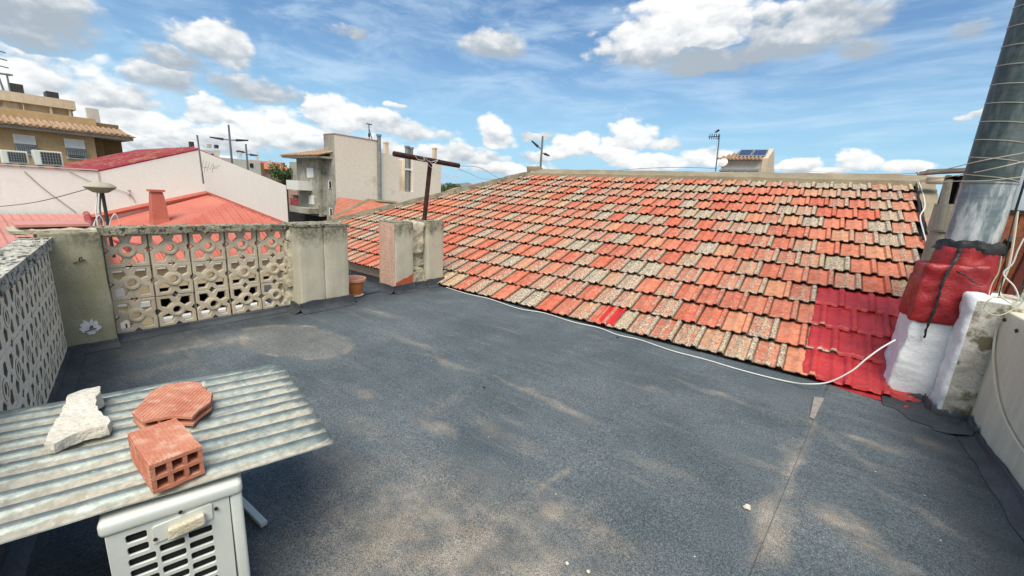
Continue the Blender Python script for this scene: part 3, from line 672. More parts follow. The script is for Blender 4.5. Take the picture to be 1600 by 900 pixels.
MB().obox(LW0-LWn*.1-LWd*.02,LWd*3.65,LWn*.10,Vector((0,0,.028))).build('kerb',M['felt_up'],lwt)
upstand(lwt,LW0+LWn*.0,LW0+LWd*3.6,.05,nrm=tuple(LWn))
# terrace wall behind the camera
o=MB().obox(LW0+LWd*3.62-LWn*.13,LWd*2.3,LWn*.13,Vector((0,0,.93))).build('rear_wall',M['render'],label='plain rendered parapet wall continuing past the pierced wall behind the viewer',cat='wall')
# ------------------------------------------------------------------ tiled roof
SL=.41; ZE=.05; YE=4.389; RP=.3741; TW=.2482; NR=13  # roof scaled up about the camera; scale baked into these numbers and those below
def roofz(y): return ZE+SL*(y-YE)
YR=YE-.06+RP*NR+.02   # where the tiles end under the ridge
roof=thing('tiled_roof','large hipped roof of lichened red interlocking clay tiles beyond the terrace','roof',(-2,4.3,0))
def hipx(y): return -9.53+(y-5.653)/1.057
XRR=1.20
dk=MB()
yb,yt=4.40,9.384
dk.add([(hipx(yb)-.45,yb,roofz(yb)-.045),(XRR+.1,yb,roofz(yb)-.045),(XRR+.1,yt,roofz(yt)-.045),(hipx(yt)-.3,yt,roofz(yt)-.045)],[(0,1,2,3)])
dk.build('roof_deck',M['dark'],roof)
# hidden slopes, so that the roof is a whole
hb0=Vector((hipx(yb)-.45,yb,roofz(yb)-.1)); ht0=Vector((hipx(yt)-.2,yt,roofz(yt)-.02))
MB().add([hb0,ht0,(ht0.x-.0,13.8,hb0.z-.05),(hb0.x,13.8,hb0.z-.05)],[(0,1,3),(1,2,3)]).build('side_slope',M['plain_red'],roof)
MB().add([ht0,(XRR+.2,yt,ht0.z),(XRR+.2,13.8,ht0.z-1.98),(ht0.x,13.8,ht0.z-1.98)],[(0,1,2,3)]).build('rear_slope',M['plain_red'],roof)
# tile profile: x across, y up the slope
def tile_mesh(name,lich,yel,seed,tone=0.0,thick=.018):
    W_=TW+.004; L=.436
    prof=[(x*1.045,z) for x,z in [(0,-.004),(.012,.001),(.080,.000),(.096,.016),(.116,.017),(.133,.001),(.172,.001),(.187,.028),(.219,.030),(.2345,.006)]]
    rs=random.Random(seed)
    ys=[0.0,.014,.09,L]; vs=[];fs=[];uv=[]
    n=len(prof)
    for yi,y in enumerate(ys):
        for (x,z) in prof:
            zz=z+.042*(1-y/L)+ (0 if yi else -.007)
            yy=y
            if yi==0: yy=-.004 - (.006 if .09<x<.13 else 0) - (.003 if x>.18 else 0)
            if yi==1 and .05<x<.15: zz+=.001
            if yi==2: zz-= .0012 if .02<x<.09 or .13<x<.18 else 0
            vs.append((x,yy,zz+.004)); uv.append((min(1,x/.2471),y/L))
    for a in range(len(ys)-1):
        for b_ in range(n-1): k=a*n+b_; fs.append((k,k+1,k+n+1,k+n))
    # front lip and sides
    base=len(vs)
    for (x,z) in prof: vs.append((x,.012,z+.014)); uv.append((x/.2471,0))
    for b_ in range(n-1): fs.append((b_+1,b_,base+b_,base+b_+1))
    s=len(vs); vs+= [(.2471,0.012,-.004),(.2471,L,-.006),(0,.012,-.004),(0,L,-.006)]; uv+=[(1,0),(1,1),(0,0),(0,1)]
    fs.append((n-1,s,s+1,3*n+n-1)); fs.append((2*n*0,3*n,s+3,s+2))
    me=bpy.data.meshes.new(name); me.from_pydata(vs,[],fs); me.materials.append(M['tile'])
    ul=me.uv_layers.new(name='UVMap')
    for lp in me.loops: ul.data[lp.index].uv=uv[lp.vertex_index]
    for nm,val in(('lich',lich),('yel',yel),('tone',tone)):
        at=me.attributes.new(nm,'FLOAT','POINT'); at.data.foreach_set('value',[val]*len(vs))
    me.polygons.foreach_set('use_smooth',[True]*len(fs))
    try: me.set_sharp_from_angle(angle=R_(48))
    except Exception: pass
    me.update(); return me,vs,fs,uv
KIN=[('clean',.0,0,),('few',.18,0),('edge',.42,0),('edge2',.6,.12),('half',.85,.15),('full',1.25,.25),('yellow',.35,1.0),('yellow2',.9,.8)]
TM=[tile_mesh('tile_'+k[0],k[1],k[2],i) for i,k in enumerate(KIN)]
TP=[m[0].copy() for m in TM[:1]]; TP[0].materials.clear(); TP[0].materials.append(M['redpaint'])
def row_off(r): return (.07+.5*r+.047*r)%1.0
ca=math.cos(math.atan(SL)); sa=math.sin(math.atan(SL))
tl=[]
rt=random.Random(9)
front={-4.912: 5, -4.65: 6, -4.389: 6, -4.149: 1, -3.898: 3, -3.657: 3, -3.396: 0, -3.156: 5, -2.905: 5, -2.665: 0, -2.403: 1, -2.153: 2, -1.672: 7, -1.411: 3, -1.17: 2, -0.909: 3, -0.658: 2, -0.418: 3, -0.167: 2, 0.073: 0}
def kindfor(r,x,y):
    if r==0:
        for kx,kv in front.items():
            if abs(x+TW/2-kx-.125)<.125 and x>-4.95: return kv
    cl=noise.noise(Vector((x*1.3,y*1.3,2)))+.35*noise.noise(Vector((x*.5,y*.5,8)))
    u=rt.random()-cl*.35 
    if u<.06: return 5
    if u<.11: return 4
    if u<.14: return 7 if rt.random()<.5 else 6
    if u<.22: return 3
    if u<.48: return 2
    if u<.82: return 1
    return 0
for r in range(NR):
    y=YE-.075+RP*r; off=row_off(r)*TW
    k0=int(math.floor((hipx(y)-off)/TW))-1
    x=k0*TW+off
    while x<XRR+.05:
        ok=(x+TW>hipx(y)-.10)
        if x+TW*.5>XRR: ok=False
        if ok:
            painted=(x>.162 and r<4 and x+TW*.3<1.17)
            # leave out tiles that would lie under the chimney piers
            if not (x+.12>.80 and y<4.62):
                tl.append((x,y,r,painted))
        x+=TW
def tmat(x,y,r):
    z=roofz(y)-.018; jz=rt.uniform(-.0025,.0025); rz=rt.uniform(-.010,.010)
    return Matrix(((1,0,0,x+rt.uniform(-.002,.002)),(0,ca,-sa,y+rt.uniform(-.004,.004)),(0,sa,ca,z+jz),(0,0,0,1)))@Matrix.Rotation(rz,4,'Z')@Matrix.Rotation(rt.uniform(-.008,.008),4,'X')
def area(t): 
    x,y=t[0]+.12,t[1]+.15; z=roofz(y); d=Vector((x,y,z))-Vector(CAM); return abs(Vector((0,-sa,ca)).dot(d))/d.length**3
tl.sort(key=area,reverse=True)
n_obj=0; stuffv=[];stufff=[];stuffuv=[];at={'lich':[],'yel':[],'tone':[]}
for (x,y,r,painted) in tl:
    mt=tmat(x,y,r)
    if painted:
        if n_obj<300: o=inst('tile',TP[0],roof,mt); o['label']='tile under thick red waterproof paint'; n_obj+=1
        continue
    k=kindfor(r,x,y)
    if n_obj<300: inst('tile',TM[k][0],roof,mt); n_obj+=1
    else:
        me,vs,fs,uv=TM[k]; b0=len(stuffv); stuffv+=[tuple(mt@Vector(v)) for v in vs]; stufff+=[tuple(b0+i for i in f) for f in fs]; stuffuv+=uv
        at['lich']+=[KIN[k][1]]*len(vs); at['yel']+=[KIN[k][2]]*len(vs); at['tone']+=[rt.random()]*len(vs)
me=bpy.data.meshes.new('far_tiles'); me.from_pydata(stuffv,[],stufff); me.materials.append(M['tile']); ul=me.uv_layers.new(name='UVMap')
for lp in me.loops: ul.data[lp.index].uv=stuffuv[lp.vertex_index]
for nm in at: a_=me.attributes.new(nm,'FLOAT','POINT'); a_.data.foreach_set('value',at[nm])
me.polygons.foreach_set('use_smooth',[True]*len(stufff))
try: me.set_sharp_from_angle(angle=R_(48))
except Exception: pass
o=bpy.data.objects.new('far_tiles',me); C.objects.link(o); o.parent=roof; o.matrix_parent_inverse=Matrix.Translation(roof.location).inverted(); o['kind']='stuff'
# the single painted tile at the eaves, glossy film over one and a half pans
rp=MB(); px=[(-1.80,4.135),(-1.555,4.135),(-1.545,4.50),(-1.79,4.50)]
nn=10; vs=[];fs=[]
prof=lambda x:.013*max(0,math.cos((x-.11)*28))**2 if .07<x<.16 else (.02 if x>.19 else 0)
for j in range(7):
    for i in range(nn+1):
        x=-1.885+.250*i/nn; y=4.306+.37*j/6; z=roofz(y)-.018+.022+.036*(1-j/6)+prof(i/nn*.2375)+.004+.002*fbm((x,y,0),20)
        vs.append((x+.008*fbm((y*3,0,0),6),y,z if j else z-.028))
for j in range(6):
    for i in range(nn): k=j*(nn+1)+i; fs.append((k,k+1,k+nn+2,k+nn+1))
MB().add(vs,fs).build('painted_tile',surf('bright red paint',(.50,.022,.022),(.58,.04,.035),10,rough_=.35,bs=.2,gs=60,grain=.1),roof,smooth=True,label='single tile painted bright red at the eaves')
# red paint dressed down over the last course on to the felt
vs=[];fs=[]; nx,ny=34,16
for j in range(ny+1):
    for i in range(nx+1):
        t=i/nx; x=.06+.86*t; s_=j/ny
        yf=4.38-.21*t+.02*fbm((x*3,2,0),2); yb_=4.52
        y=yf+(yb_-yf)*s_
        z=.007+ (s_**1.3)*(.07)+.010*fbm((x*6,y*6,3),1.5)*s_*4*(1-s_)+ .006*max(0,fbm((x*9,y*3,0),1.3))
        if i==0: x-=.10*(1-s_)*0
        vs.append((x-(.12*(1-s_) if i<3 else 0),y,max(z,.0065)))
for j in range(ny):
    for i in range(nx): k=j*(nx+1)+i; fs.append((k,k+1,k+nx+2,k+nx+1))
MB().add(vs,fs).build('red_paint_apron',M['redpaint'],roof,smooth=True)
# thick red paint draped over the tiles beside the pier: it follows their rolls and steps
PRF=[(0,-.004),(.012,.001),(.080,.000),(.098,.014),(.116,.015),(.132,.001),(.174,.001),(.188,.026),(.220,.028),(.2345,.008),(.2375,-.004)]
def tile_h(x,y):
    r=int(math.floor((y-(YE-.075))/RP)); r=max(0,min(3,r)); t=(y-(YE-.075)-r*RP)/RP
    u=((x-row_off(r)*TW)/TW)%1.0*.2375
    for (xa,za),(xb,zb_) in zip(PRF,PRF[1:]):
        if xa<=u<=xb: h=za+(zb_-za)*(u-xa)/(xb-xa); break
    else: h=0
    return roofz(YE-.075+r*RP)-.018+SL*RP*t+.042*(1-t*.927)+h+.020
vs=[];fs=[]; nx,ny=72,120
for j in range(ny+1):
    for i in range(nx+1):
        y=4.315+(5.765-4.315)*j/ny; xl=.155+.012*fbm((y*5,1,0),2)+.02*(j/ny); x=xl+(1.185-xl)*i/nx
        e=.006
        z=sum(tile_h(x+a,y+b_) for a,b_ in ((0,0),(e,0),(-e,0),(0,.010),(0,-.010)))/5
        zz=1-min(1,max(0,(x-.78)/.30)); z=z*(.35+.65*zz)+(roofz(y)+.035)*(.65-.65*zz)
        z+=.005*fbm((x*7,y*7,1),2)
        if i==0 or j==ny: z-=.012
        if j==0: z-=.03
        vs.append((x,y+.006*fbm((x*6,4,0),2)*(j in(0,ny)),z))
for j in range(ny):
    for i in range(nx): k=j*(nx+1)+i; fs.append((k,k+1,k+nx+2,k+nx+1))
MB().add(vs,fs).build('red_paint_coat',M['redpaint'],roof,smooth=True)
# eaves: felt curb under the tiles over the terrace, pinkish wall further left
o=MB().prism([(-4.56,4.42,-.0),(-4.56,4.52,-.0),(-4.56,4.52,.05),(-4.56,4.46,.045)],(5.4,0,0)).build('eaves_curb',M['felt_up'],roof); 
MB().box(-10.8,-4.60,4.49,4.63,-.45,.04).build('eaves_wall',M['render_pinkwall'],roof)
MB().box(-10.8,-4.60,4.475,4.49,-.30,-.18).build('eaves_wall_skirting',M['felt_up'],roof)
# ridge and hip mortar
def band(name,p0,p1,prof,mat,n=60,amp=.012):
    p0,p1=Vector(p0),Vector(p1); d=(p1-p0); side=Vector((d.y,-d.x,0)).normalized(); vs=[];fs=[]; m=len(prof)
    for i in range(n+1):
        p=p0+d*i/n
        for (a,z) in prof:
            q=p+side*a+Vector((0,0,z)); q+=Vector((0,0,amp*fbm(q,3)))+side*(amp*1.2*fbm(q+Vector((5,0,0)),2.6)); vs.append(tuple(q))
    for i in range(n):
        for k in range(m-1): fs.append((i*m+k,(i+1)*m+k,(i+1)*m+k+1,i*m+k+1))
    fs.append(tuple(range(m))); fs.append(tuple(n*m+k for k in reversed(range(m))))
    return MB().add(vs,fs).build(name,mat,roof,smooth=True)
zr=roofz(9.353)
band('ridge_mortar',(-6.22,9.353,zr),(1.31,9.353,zr),[(.28,-.12),(.27,-.035),(.22,-.005),(.10,.052),(.02,.078),(-.08,.07),(-.2,.0),(-.3,-.12)],M['mortar_ridge'],90,.012)
hz0=Vector((hipx(4.34)-.18,4.23,roofz(4.23))); hz1=Vector((hipx(9.353)-.10,9.40,roofz(9.40)))
band('hip_mortar',hz0,hz1,[(.24,-.13),(.225,-.03),(.17,.03),(.06,.075),(-.06,.075),(-.16,.02),(-.24,-.14)],M['mortar_hip'],90,.016)
o=MB().box(-6.40,-6.06,9.20,9.49,zr-.05,zr+.135).build('ridge_end_lump',M['mortar_ridge'],roof,bev=.03); rough(o,.05,.025,8)
# right verge
o=MB().prism([(1.186,4.75,.12),(1.186,9.353,roofz(9.353)-.03),(1.186,9.353,roofz(9.353)+.06),(1.186,6.9,roofz(6.9)+.055),(1.186,4.75,.26)],(.20,0,0)).build('verge_mortar',M['mortar_ridge'],roof); rough(o,.07,.02,7)
o=MB().box(1.388,1.55,4.8,9.6,-1.0,1.6).build('party_parapet',M['stained'],label='stained parapet wall along the right verge of the tiled roof',cat='wall'); rough(o,.12,.01,5)
# cables on the roof verge
pc_=lambda pts,lift:[Vector((p.x,p.y,p.z+lift)) for p in [ (lambda d:Vector(CAM+d*((ZE-SL*YE-H)/(d[2]-SL*d[1]))))(ray(*q)) for q in pts]]
vc=thing('verge_cable','white cable taped to a black one, hanging down the right edge of the tiled roof','cable',(1.1,7,1.3))
MB().tube(cur(pc_([(1429,277),(1434,290),(1441,312),(1443,330),(1436,345),(1440,366),(1445,385),(1452,402)],.06)),.008,6).build('white_strand',M['white_cable'],vc,smooth=True)
MB().tube(cur(pc_([(1431,275),(1436,295),(1434,318),(1437,340),(1441,352),(1441,380)],.05)),.014,6).build('black_strand',M['black_cable'],vc,smooth=True)
# ------------------------------------------------------------------ right wall, piers and chimney
rw=thing('right_wall','smooth beige rendered wall along the right side of the terrace','wall',(1.2,2,0))
o=MB().box(1.16,1.34,-1.5,4.18,0,.885).build('wall_body',M['wall_right'],rw,bev=.012); rough(o,.11,.004,3)
upstand(rw,(1.16,4.2,0),(1.16,-1.4,0),.075,nrm=(-1,0,0))
for p in ((1571,500),(1590,517)):
    q=QX(1.158,*p); MB().tube([q+Vector((.0,-.012,-.004)),q+Vector((-.012,0,.004)),q+Vector((.0,.014,.006))],.005,6).tube([q+Vector((-.006,0,-.014)),q+Vector((-.006,0,.012))],.004,6).build('cable_clip',M['black_cable'],rw)
pr=thing('chimney_pier','stepped whitewashed masonry pier carrying the chimney duct at the end of the terrace','pier',(1.0,4.4,0))
o=MB().prism([(.715,4.37,0),(1.05,4.37,0),(1.05,4.37,.80),(.755,4.37,.80),(.745,4.37,.35)],(0,.5,0)).build('white_base',M['whitewash'],pr,bev=.02,seg=2); rough(o,.025,.018,5,.008,20)
o=MB().box(.985,1.30,4.16,4.6,0,.955).build('stained_pier',[M['stained'],M['whitewash']],pr,bev=.03,seg=3); rough(o,.022,.018,6,.008,24)
for pl in o.data.polygons:
    c=pl.center
    if c.x<1.012 or (c.z>.93 and c.x<1.16): pl.material_index=1
# torn felt edge dressed up the pier
def torn(pts_fn,name='torn_felt'): pass
vs=[];fs=[]
path=[Vector((.70,4.345,0)),Vector((.95,4.345,0)),Vector((.962,4.30,0)),Vector((.965,4.14,0)),Vector((1.15,4.14,0)),Vector((1.145,3.9,0))]
seg=[];
for i in range(len(path)-1):
    for k in range(8): seg.append(path[i].lerp(path[i+1],k/8))
seg.append(path[-1])
for i,p in enumerate(seg):
    t=i/len(seg); hh=.10+.055*fbm((i*.35,0,0),1.4)+.025*fbm((i*.9,5,0),1.5)-.03*(t<.1)
    tn=(seg[min(i+1,len(seg)-1)]-seg[max(i-1,0)]).normalized(); nr=Vector((tn.y,-tn.x,0))
    for a,z in ((.004,hh),(.012,hh-.01),(.018,hh*.5),(.05,.035),(.13,.012),(.2,.0066)): vs.append(tuple(p+nr*a+Vector((0,0,z+.006*fbm((p.x*9,p.y*9,z*9),2)*(z>.01)))))
for i in range(len(seg)-1):
    for k in range(5): fs.append((i*6+k,i*6+k+1,(i+1)*6+k+1,(i+1)*6+k))
MB().add(vs,fs).build('torn_felt',M['felt_up'],pr,smooth=True)
# red wrapped box
ch=thing('chimney_duct','tall round galvanised duct with spiral seams rising from a red painted felt wrap','chimney',(.99,4.62,.7))
o=MB().prism([(.735,4.355,.66),(1.10,4.355,.70),(1.17,4.55,.70),(1.17,4.80,.70),(.735,4.80,.66)],(0,0,.46)).build('red_wrap',M['redwrap'],ch,bev=.022,seg=2)
rough(o,.022,.022,5,.010,17)
for v in o.data.vertices:
    if v.co.z>1.0: v.co.x+=(.95-v.co.x)*.07; v.co.y+=(4.6-v.co.y)*.05
o=MB().lathe([(.185,.40),(.18,.47),(.165,.56),(.160,.585)],(.985,4.60,.68),28).build('red_collar',M['redwrap'],ch); rough(o,.02,.014,8,.010,22)
ZB=1.22; cx,cy,cr=.995,4.62,.142
o=MB().lathe([(cr+.038,.02),(cr+.036,.05),(cr+.026,.085),(cr+.004,.10)],(cx,cy,ZB),32,caps=False).build('bitumen_seal',M['black_cable'],ch,smooth=True); rough(o,.02,.026,9,.012,30)
MB().lathe([(cr+.003,.02),(cr+.003,.515)],(cx,cy,ZB),48,caps=False).lathe([(cr+.003,.515),(cr+.007,.52),(cr+.007,.528),(cr,.532)],(cx,cy,ZB),48,caps=False).build('plain_sleeve',M['duct_low'],ch,smooth=True)
MB().lathe([(cr,.50),(cr,2.45)],(cx,cy,ZB),48,caps=False).build('spiral_tube',M['duct_up'],ch,smooth=True)
MB().tube([Vector((cx+(cr+.0005)*math.cos(-t*2*math.pi/32),cy+(cr+.0005)*math.sin(-t*2*math.pi/32),ZB+.53+.125*t/32)) for t in range(0,32*15)],.0042,5).build('lockseam',M['duct_seam'],ch,smooth=True)
MB().lathe([(cr+.01,2.42),(cr+.06,2.46),(.02,2.62)],(cx,cy,ZB),32,caps=False).build('rain_cap',M['duct_up'],ch,smooth=True)
tr=MB().tube(cur([QY(4.44,1500,388),QY(4.42,1496,403),QY(4.35,1481,425),QY(4.335,1470,450),QY(4.332,1462,480),QY(4.332,1449,510),QY(4.345,1444,528)]),.014,6,r2=.005).build('bitumen_run',M['black_cable'],ch,smooth=True); rough(tr,.02,.007,30)
tr=MB().tube(cur([QY(4.34,1494,424),QY(4.335,1508,430),QY(4.33,1522,441),QY(4.33,1536,446)]),.008,6,r2=.003).build('bitumen_crack',M['black_cable'],ch,smooth=True); rough(tr,.015,.005,40)
# fibre cement flue behind
fc=thing('fibre_cement_flue','weathered beige flue pipe with a flat slab cap behind the galvanised duct','flue',(.9,5.15,.4))
MB().lathe([(.062,.0),(.062,.98)],(.90,5.15,.42),20).build('pipe',M['fibrecement'],fc,smooth=True)
MB().lathe([(.077,.94),(.080,.95),(.076,1.18),(.066,1.18)],(.90,5.15,.42),20,caps=False).build('socket',M['fibrecement'],fc,smooth=True)
MB().box(.845,.875,5.12,5.18,1.58,1.84).box(.93,.96,5.12,5.18,1.58,1.84).box(.86,.95,5.19,5.21,1.56,1.84).build('spacer',M['blacksteel'],fc)
o=MB().obox((.70,4.98,1.845),(.36,0,.03),(0,.40,.01),(0,0,.028)).build('slab_cap',M['fibrecement'],fc); rough(o,.04,.006,12)
MB().tube([QY(5.02,1482,281),QY(4.98,1466,360)],.028,12).build('leaning_tube',M['fibrecement'],fc,smooth=True)
MB().lathe([(.10,0),(.12,.02),(.115,.09),(.06,.12)],(1.33,8.6,1.98),16).build('chimney_pot',M['fibrecement'],smooth=True,label='squat grey chimney pot peeping over the right end of the ridge',cat='chimney pot')
# things past the end of the wall at the right edge
pn=thing('lean_to_panel','reddish brown boarded panel with a dark post at the right edge of the view','shed panel',(1.4,4.9,.9))
for i in range(6): MB().box(1.19+i*.085,1.27+i*.085,4.90+.004*(i%2),4.93+.004*(i%2),.6,1.545).build('board',M['rustwood'],pn,bev=.004)
MB().obox((1.235,4.60,.80),(.05,0,0),(0,.05,0),(.10,0,.95)).build('post',M['darkbrown'],pn,bev=.006)
MB().box(1.17,1.72,4.885,4.90,1.545,1.57).build('top_rail',M['black_cable'],pn)
wi=thing('window_pane_frame','pale blue pane in a white frame half hidden behind the chimney duct','window',(1.4,5.0,1.6))
MB().box(1.19,1.80,5.03,5.04,1.56,2.3).build('pane',M['paleblue'],wi)
a_=QY(4.99,1601,232); b_=QY(4.99,1566,346)
MB().tube([a_,b_],.012,6).build('frame',M['frame_white'],wi)
MB().tube([a_+Vector((.05,0,0)),b_+Vector((.05,0,0))],.006,6).build('frame',M['black_cable'],wi)
o=MB().box(1.20,1.9,4.36,4.86,.70,.93).build('green_slab',M['greenish'],label='grey green weathered slab on the wall behind the tangled cables',cat='slab',bev=.01)
o=MB().tube([QY(4.86,1560,400),QY(4.7,1580,373)],.03,8).build('black_strut',M['black_cable'],label='thick black strut between the duct and the brown post',cat='strut',smooth=True)
nb=thing('neighbour_flat_roof','neighbouring flat roofed block just past the right wall and the verge','building',(4,3,-7))
MB().box(1.56,7.5,-4,10,-7,.60).box(1.35,1.56,-4,4.7,-7,.60).build('wall',M['cream2'],nb)
MB().box(1.36,7.4,-3.9,4.7,.602,.66).build('roof_surface',M['felt_up'],nb)
# ------------------------------------------------------------------ cables
def cable(name,label,pts,r,mat,cat='cable',n=8,group=None):
    return MB().tube(cur(pts,n),r,6).build(name,mat,smooth=True,label=label,cat=cat,group=group)
g=lambda x,y,z=.012:PZ(x,y,z)
cable('floor_cable','long thin white cable lying on the felt in front of the eaves',
  [g(697,449),g(730,459),g(765,467),g(810,482),g(850,489),g(895,503),g(935,512),g(965,523),g(1000,531),g(1050,548),g(1100,561),g(1150,576),g(1195,588),g(1235,597,.016),g(1262,600,.05),g(1295,597,.10),QY(4.12,1330,580),QY(4.16,1352,562),QY(4.24,1375,545),QY(4.33,1399,531)],.006,M['white_cable'])
cable('wall_cable','thick cream cable hanging down the right wall',
  [QX(1.148,1606,715),QX(1.148,1583,680),QX(1.148,1566,645),QX(1.148,1556,605),QX(1.148,1552,560),QX(1.148,1555,525),QX(1.15,1562,497),QX(1.16,1572,476),QY(4.30,1562,455),QY(4.3,1575,420),QY(4.3,1583,380),QY(4.3,1590,330)],.007,M['cream_cable'])
cable('looping_cable','loop of pale green cable curling over the wall end beside the pier',
  [QY(4.1,1600,470),QY(4.1,1585,482),QY(4.08,1565,492),QY(4.08,1548,491),QY(4.1,1538,482),QY(4.1,1546,468),QY(4.12,1562,464),QY(4.14,1582,474),QY(4.14,1600,462)],.004,M['green_cable'])
cable('tangle_cable','white cable twisting down from the brown post behind the loop',
  [QY(4.2,1600,372),QY(4.2,1590,392),QY(4.2,1582,412),QY(4.2,1568,428),QY(4.2,1585,448),QY(4.2,1591,468),QY(4.2,1580,490),QY(4.2,1573,500)],.0045,M['white_cable'])
cable('black_hanging_cable','thin black cable hanging from the duct past the brown panel',
  [QY(4.25,1600,290),QY(4.25,1585,340),QY(4.25,1574,385),QY(4.25,1568,430),QY(4.25,1558,470),QY(4.2,1548,484)],.0035,M['black_cable'])
cable('curling_cable','thin cream cable sagging in front of the brown boarded panel',
  [QY(4.3,1552,480),QY(4.28,1545,468),QY(4.28,1549,446),QY(4.28,1560,425),QY(4.28,1565,400)],.0035,M['cream_cable'])
for i,(pts,lab) in enumerate([([QY(7.5,1180,262),QY(7.0,1330,271),QY(5.2,1430,271),QY(4.9,1470,266),QY(4.5,1530,252),QY(4.35,1610,237)],'upper of the thin wires crossing the duct'),
      ([QY(5.2,1437,282),QY(4.8,1490,275),QY(4.4,1545,265),QY(4.35,1610,250)],'middle one of the thin wires crossing the duct'),
      ([QY(5.2,1437,284),QY(4.6,1495,283),QY(4.42,1545,282),QY(4.35,1610,275)],'lowest of the thin wires crossing the duct, by its sleeve')]):
    cable('overhead_wire',lab,pts,.0035,M['cream_cable'],'wire',group='wires crossing the duct')
# ------------------------------------------------------------------ air conditioner under the sheet
e1=Vector((.28,.96,0)).normalized(); e2=Vector((-e1.y,e1.x,0))
AO=PZ(155,822,.585); AO.z=0
def AP(u,d,z): return AO+e1*u+e2*d+Vector((0,0,z))
ac=thing('air_conditioner','off white outdoor air conditioner under the corrugated sheet, its grilled end facing out','air conditioner',AP(.14,.4,0))
def abox(mb,u0,u1,d0,d1,z0,z1,mi=0): return mb.obox(AP(u0,d0,z0),e1*(u1-u0),e2*(d1-d0),Vector((0,0,z1-z0)),mi)
# shell with real slot openings on the end face
body=abox(MB(),.0,.29,.018,.80,.045,.545).build('casing',M['white_plastic'],ac,bev=.012,seg=3,smooth=True)
face=MB()
slots=[]
for z in (.532,.495): slots.append((.040,.083,z-.026,z))
zz=.458
while zz>.10:
    slots.append((.038,.094,zz-.025,zz)); slots.append((.101,.156,zz-.023+.009,zz+.011)); slots.append((.163,.218,zz-.023+.018,zz+.020)); zz-=.0355
slots=[(a,b_,c_,d_) for a,b_,c_,d_ in slots]
slots=sorted(slots)
# face plate made as a 2D curve with holes
cu=bpy.data.curves.new('grille','CURVE'); cu.dimensions='2D'; cu.fill_mode='BOTH'; cu.extrude=.003; cu.bevel_depth=.001; cu.bevel_resolution=0
def cpoly(pts):
    sp=cu.splines.new('POLY'); sp.points.add(len(pts)-1)
    for p,(x,y) in zip(sp.points,pts): p.co=(x,y,0,1)
    sp.use_cyclic_u=True
cpoly([(.004,.05),(.258,.05),(.262,.552),(.006,.545)])
for a,b_,c_,d_ in slots:
    r=.004; sk=.02*(b_-a)
    cpoly([(a+r,c_),(b_-r,c_),(b_,c_+r),(b_,d_-r),(b_-r,d_),(a+r,d_),(a,d_-r),(a,c_+r)])
ob=bpy.data.objects.new('tmp',cu); C.objects.link(ob); dg=bpy.context.evaluated_depsgraph_get()
me=bpy.data.meshes.new_from_object(ob.evaluated_get(dg)); bpy.data.objects.remove(ob); me.materials.clear(); me.materials.append(M['white_plastic'])
gm=Matrix(((e1.x,0,-e2.x,AP(0,0,0).x),(e1.y,0,-e2.y,AP(0,0,0).y),(0,1,0,0),(0,0,0,1)))
o=inst('grille',me,ac,Matrix.Translation(e2*.003)@gm)
o=abox(MB(),.030,.226,.012,.0175,.06,.54).build('grille_shade_plate',M['dark'],ac)  # dark plate standing in for the shade behind the slots
o=abox(MB(),.2645,.295,-.001,.05,.05,.560).build('corner_panel',M['white_plastic'],ac,bev=.008,seg=3,smooth=True)
o=abox(MB(),-.006,.298,-.008,.81,.547,.590).build('top_cover',M['white_plastic'],ac,bev=.014,seg=4,smooth=True)
# recessed handle plate with a worn cream pad
hp=MB().prism([AP(u,-.0005,z) for u,z in ((.091,.481),(.222,.498),(.224,.546),(.220,.549),(.097,.534),(.093,.530))],-e2*.005).build('handle_plate',M['white_plastic'],ac,bev=.0015)
o=MB().prism([AP(u,-.0055,z) for u,z in ((.123,.487),(.203,.500),(.206,.506),(.205,.529),(.201,.532),(.125,.521))],-e2*.018).build('handle_pad',M['foam'],ac,bev=.004); 
for (u,z) in ((.097,.497),(.231,.527),(.155,.556)):
    p=AP(u,-.009 if z<.55 else -.012,z); MB().tube([p+e2*.006,p],.0045,8).build('screw',M['rust'],ac)
abox(MB(),.03,.10,.05,.09,.0,.045).build('foot',M['blacksteel'],ac); abox(MB(),.19,.26,.05,.09,.0,.045).build('foot',M['blacksteel'],ac); abox(MB(),.03,.26,.70,.74,.0,.045).build('foot',M['blacksteel'],ac)
a_=PZ(379,786,.02); b_=PZ(413,820,.02); dd=(b_-a_).normalized(); sd_=Vector((-dd.y,dd.x,0))
MB().obox(a_-dd*.10-sd_*.014+Vector((0,0,-.008)),dd*((b_-a_).length+.10),sd_*.028,Vector((0,0,.02))).build('metal_bracket',M['white_plastic'],label='white metal strip lying on the felt behind the air conditioner',cat='bracket',bev=.003)
# corrugated sheet
S0=PZ(525,697,.602); S1=PZ(437,565,.602); u_=(S1-S0); Wd=u_.length; u_.normalize(); v_=Vector((-.282,-.96,0)).normalized()
csh=[];cf=[];tro=[]; NW=int(round(Wd/.0765)); nu=NW*10; nv=34; Lc=1.75
for j in range(nv+1):
    for i in range(nu+1):
        s_=i/nu*Wd; ph=2*math.pi*(i/nu*NW)+.3; z=.0095*math.cos(ph)
        t=Lc*(j/nv)
        edge=.006*fbm((s_*9,0,3),2) if j==0 else 0
        if j<=1: edge+= .004*math.sin(ph)
        t2=t+edge+ (.012 if (j==0 and i>nu*.93) else 0)
        z+=.010*fbm((s_*1.3,t*1.1,0),1.2)
        if i>nu*.95 : z-=.012*(i/nu-.95)/.05
        p=S0+u_*s_+v_*t2+Vector((0,0,z)); csh.append(tuple(p)); tro.append(.5-.5*math.cos(ph))
for j in range(nv):
    for i in range(nu): k=j*(nu+1)+i; cf.append((k,k+nu+1,k+nu+2,k+1))
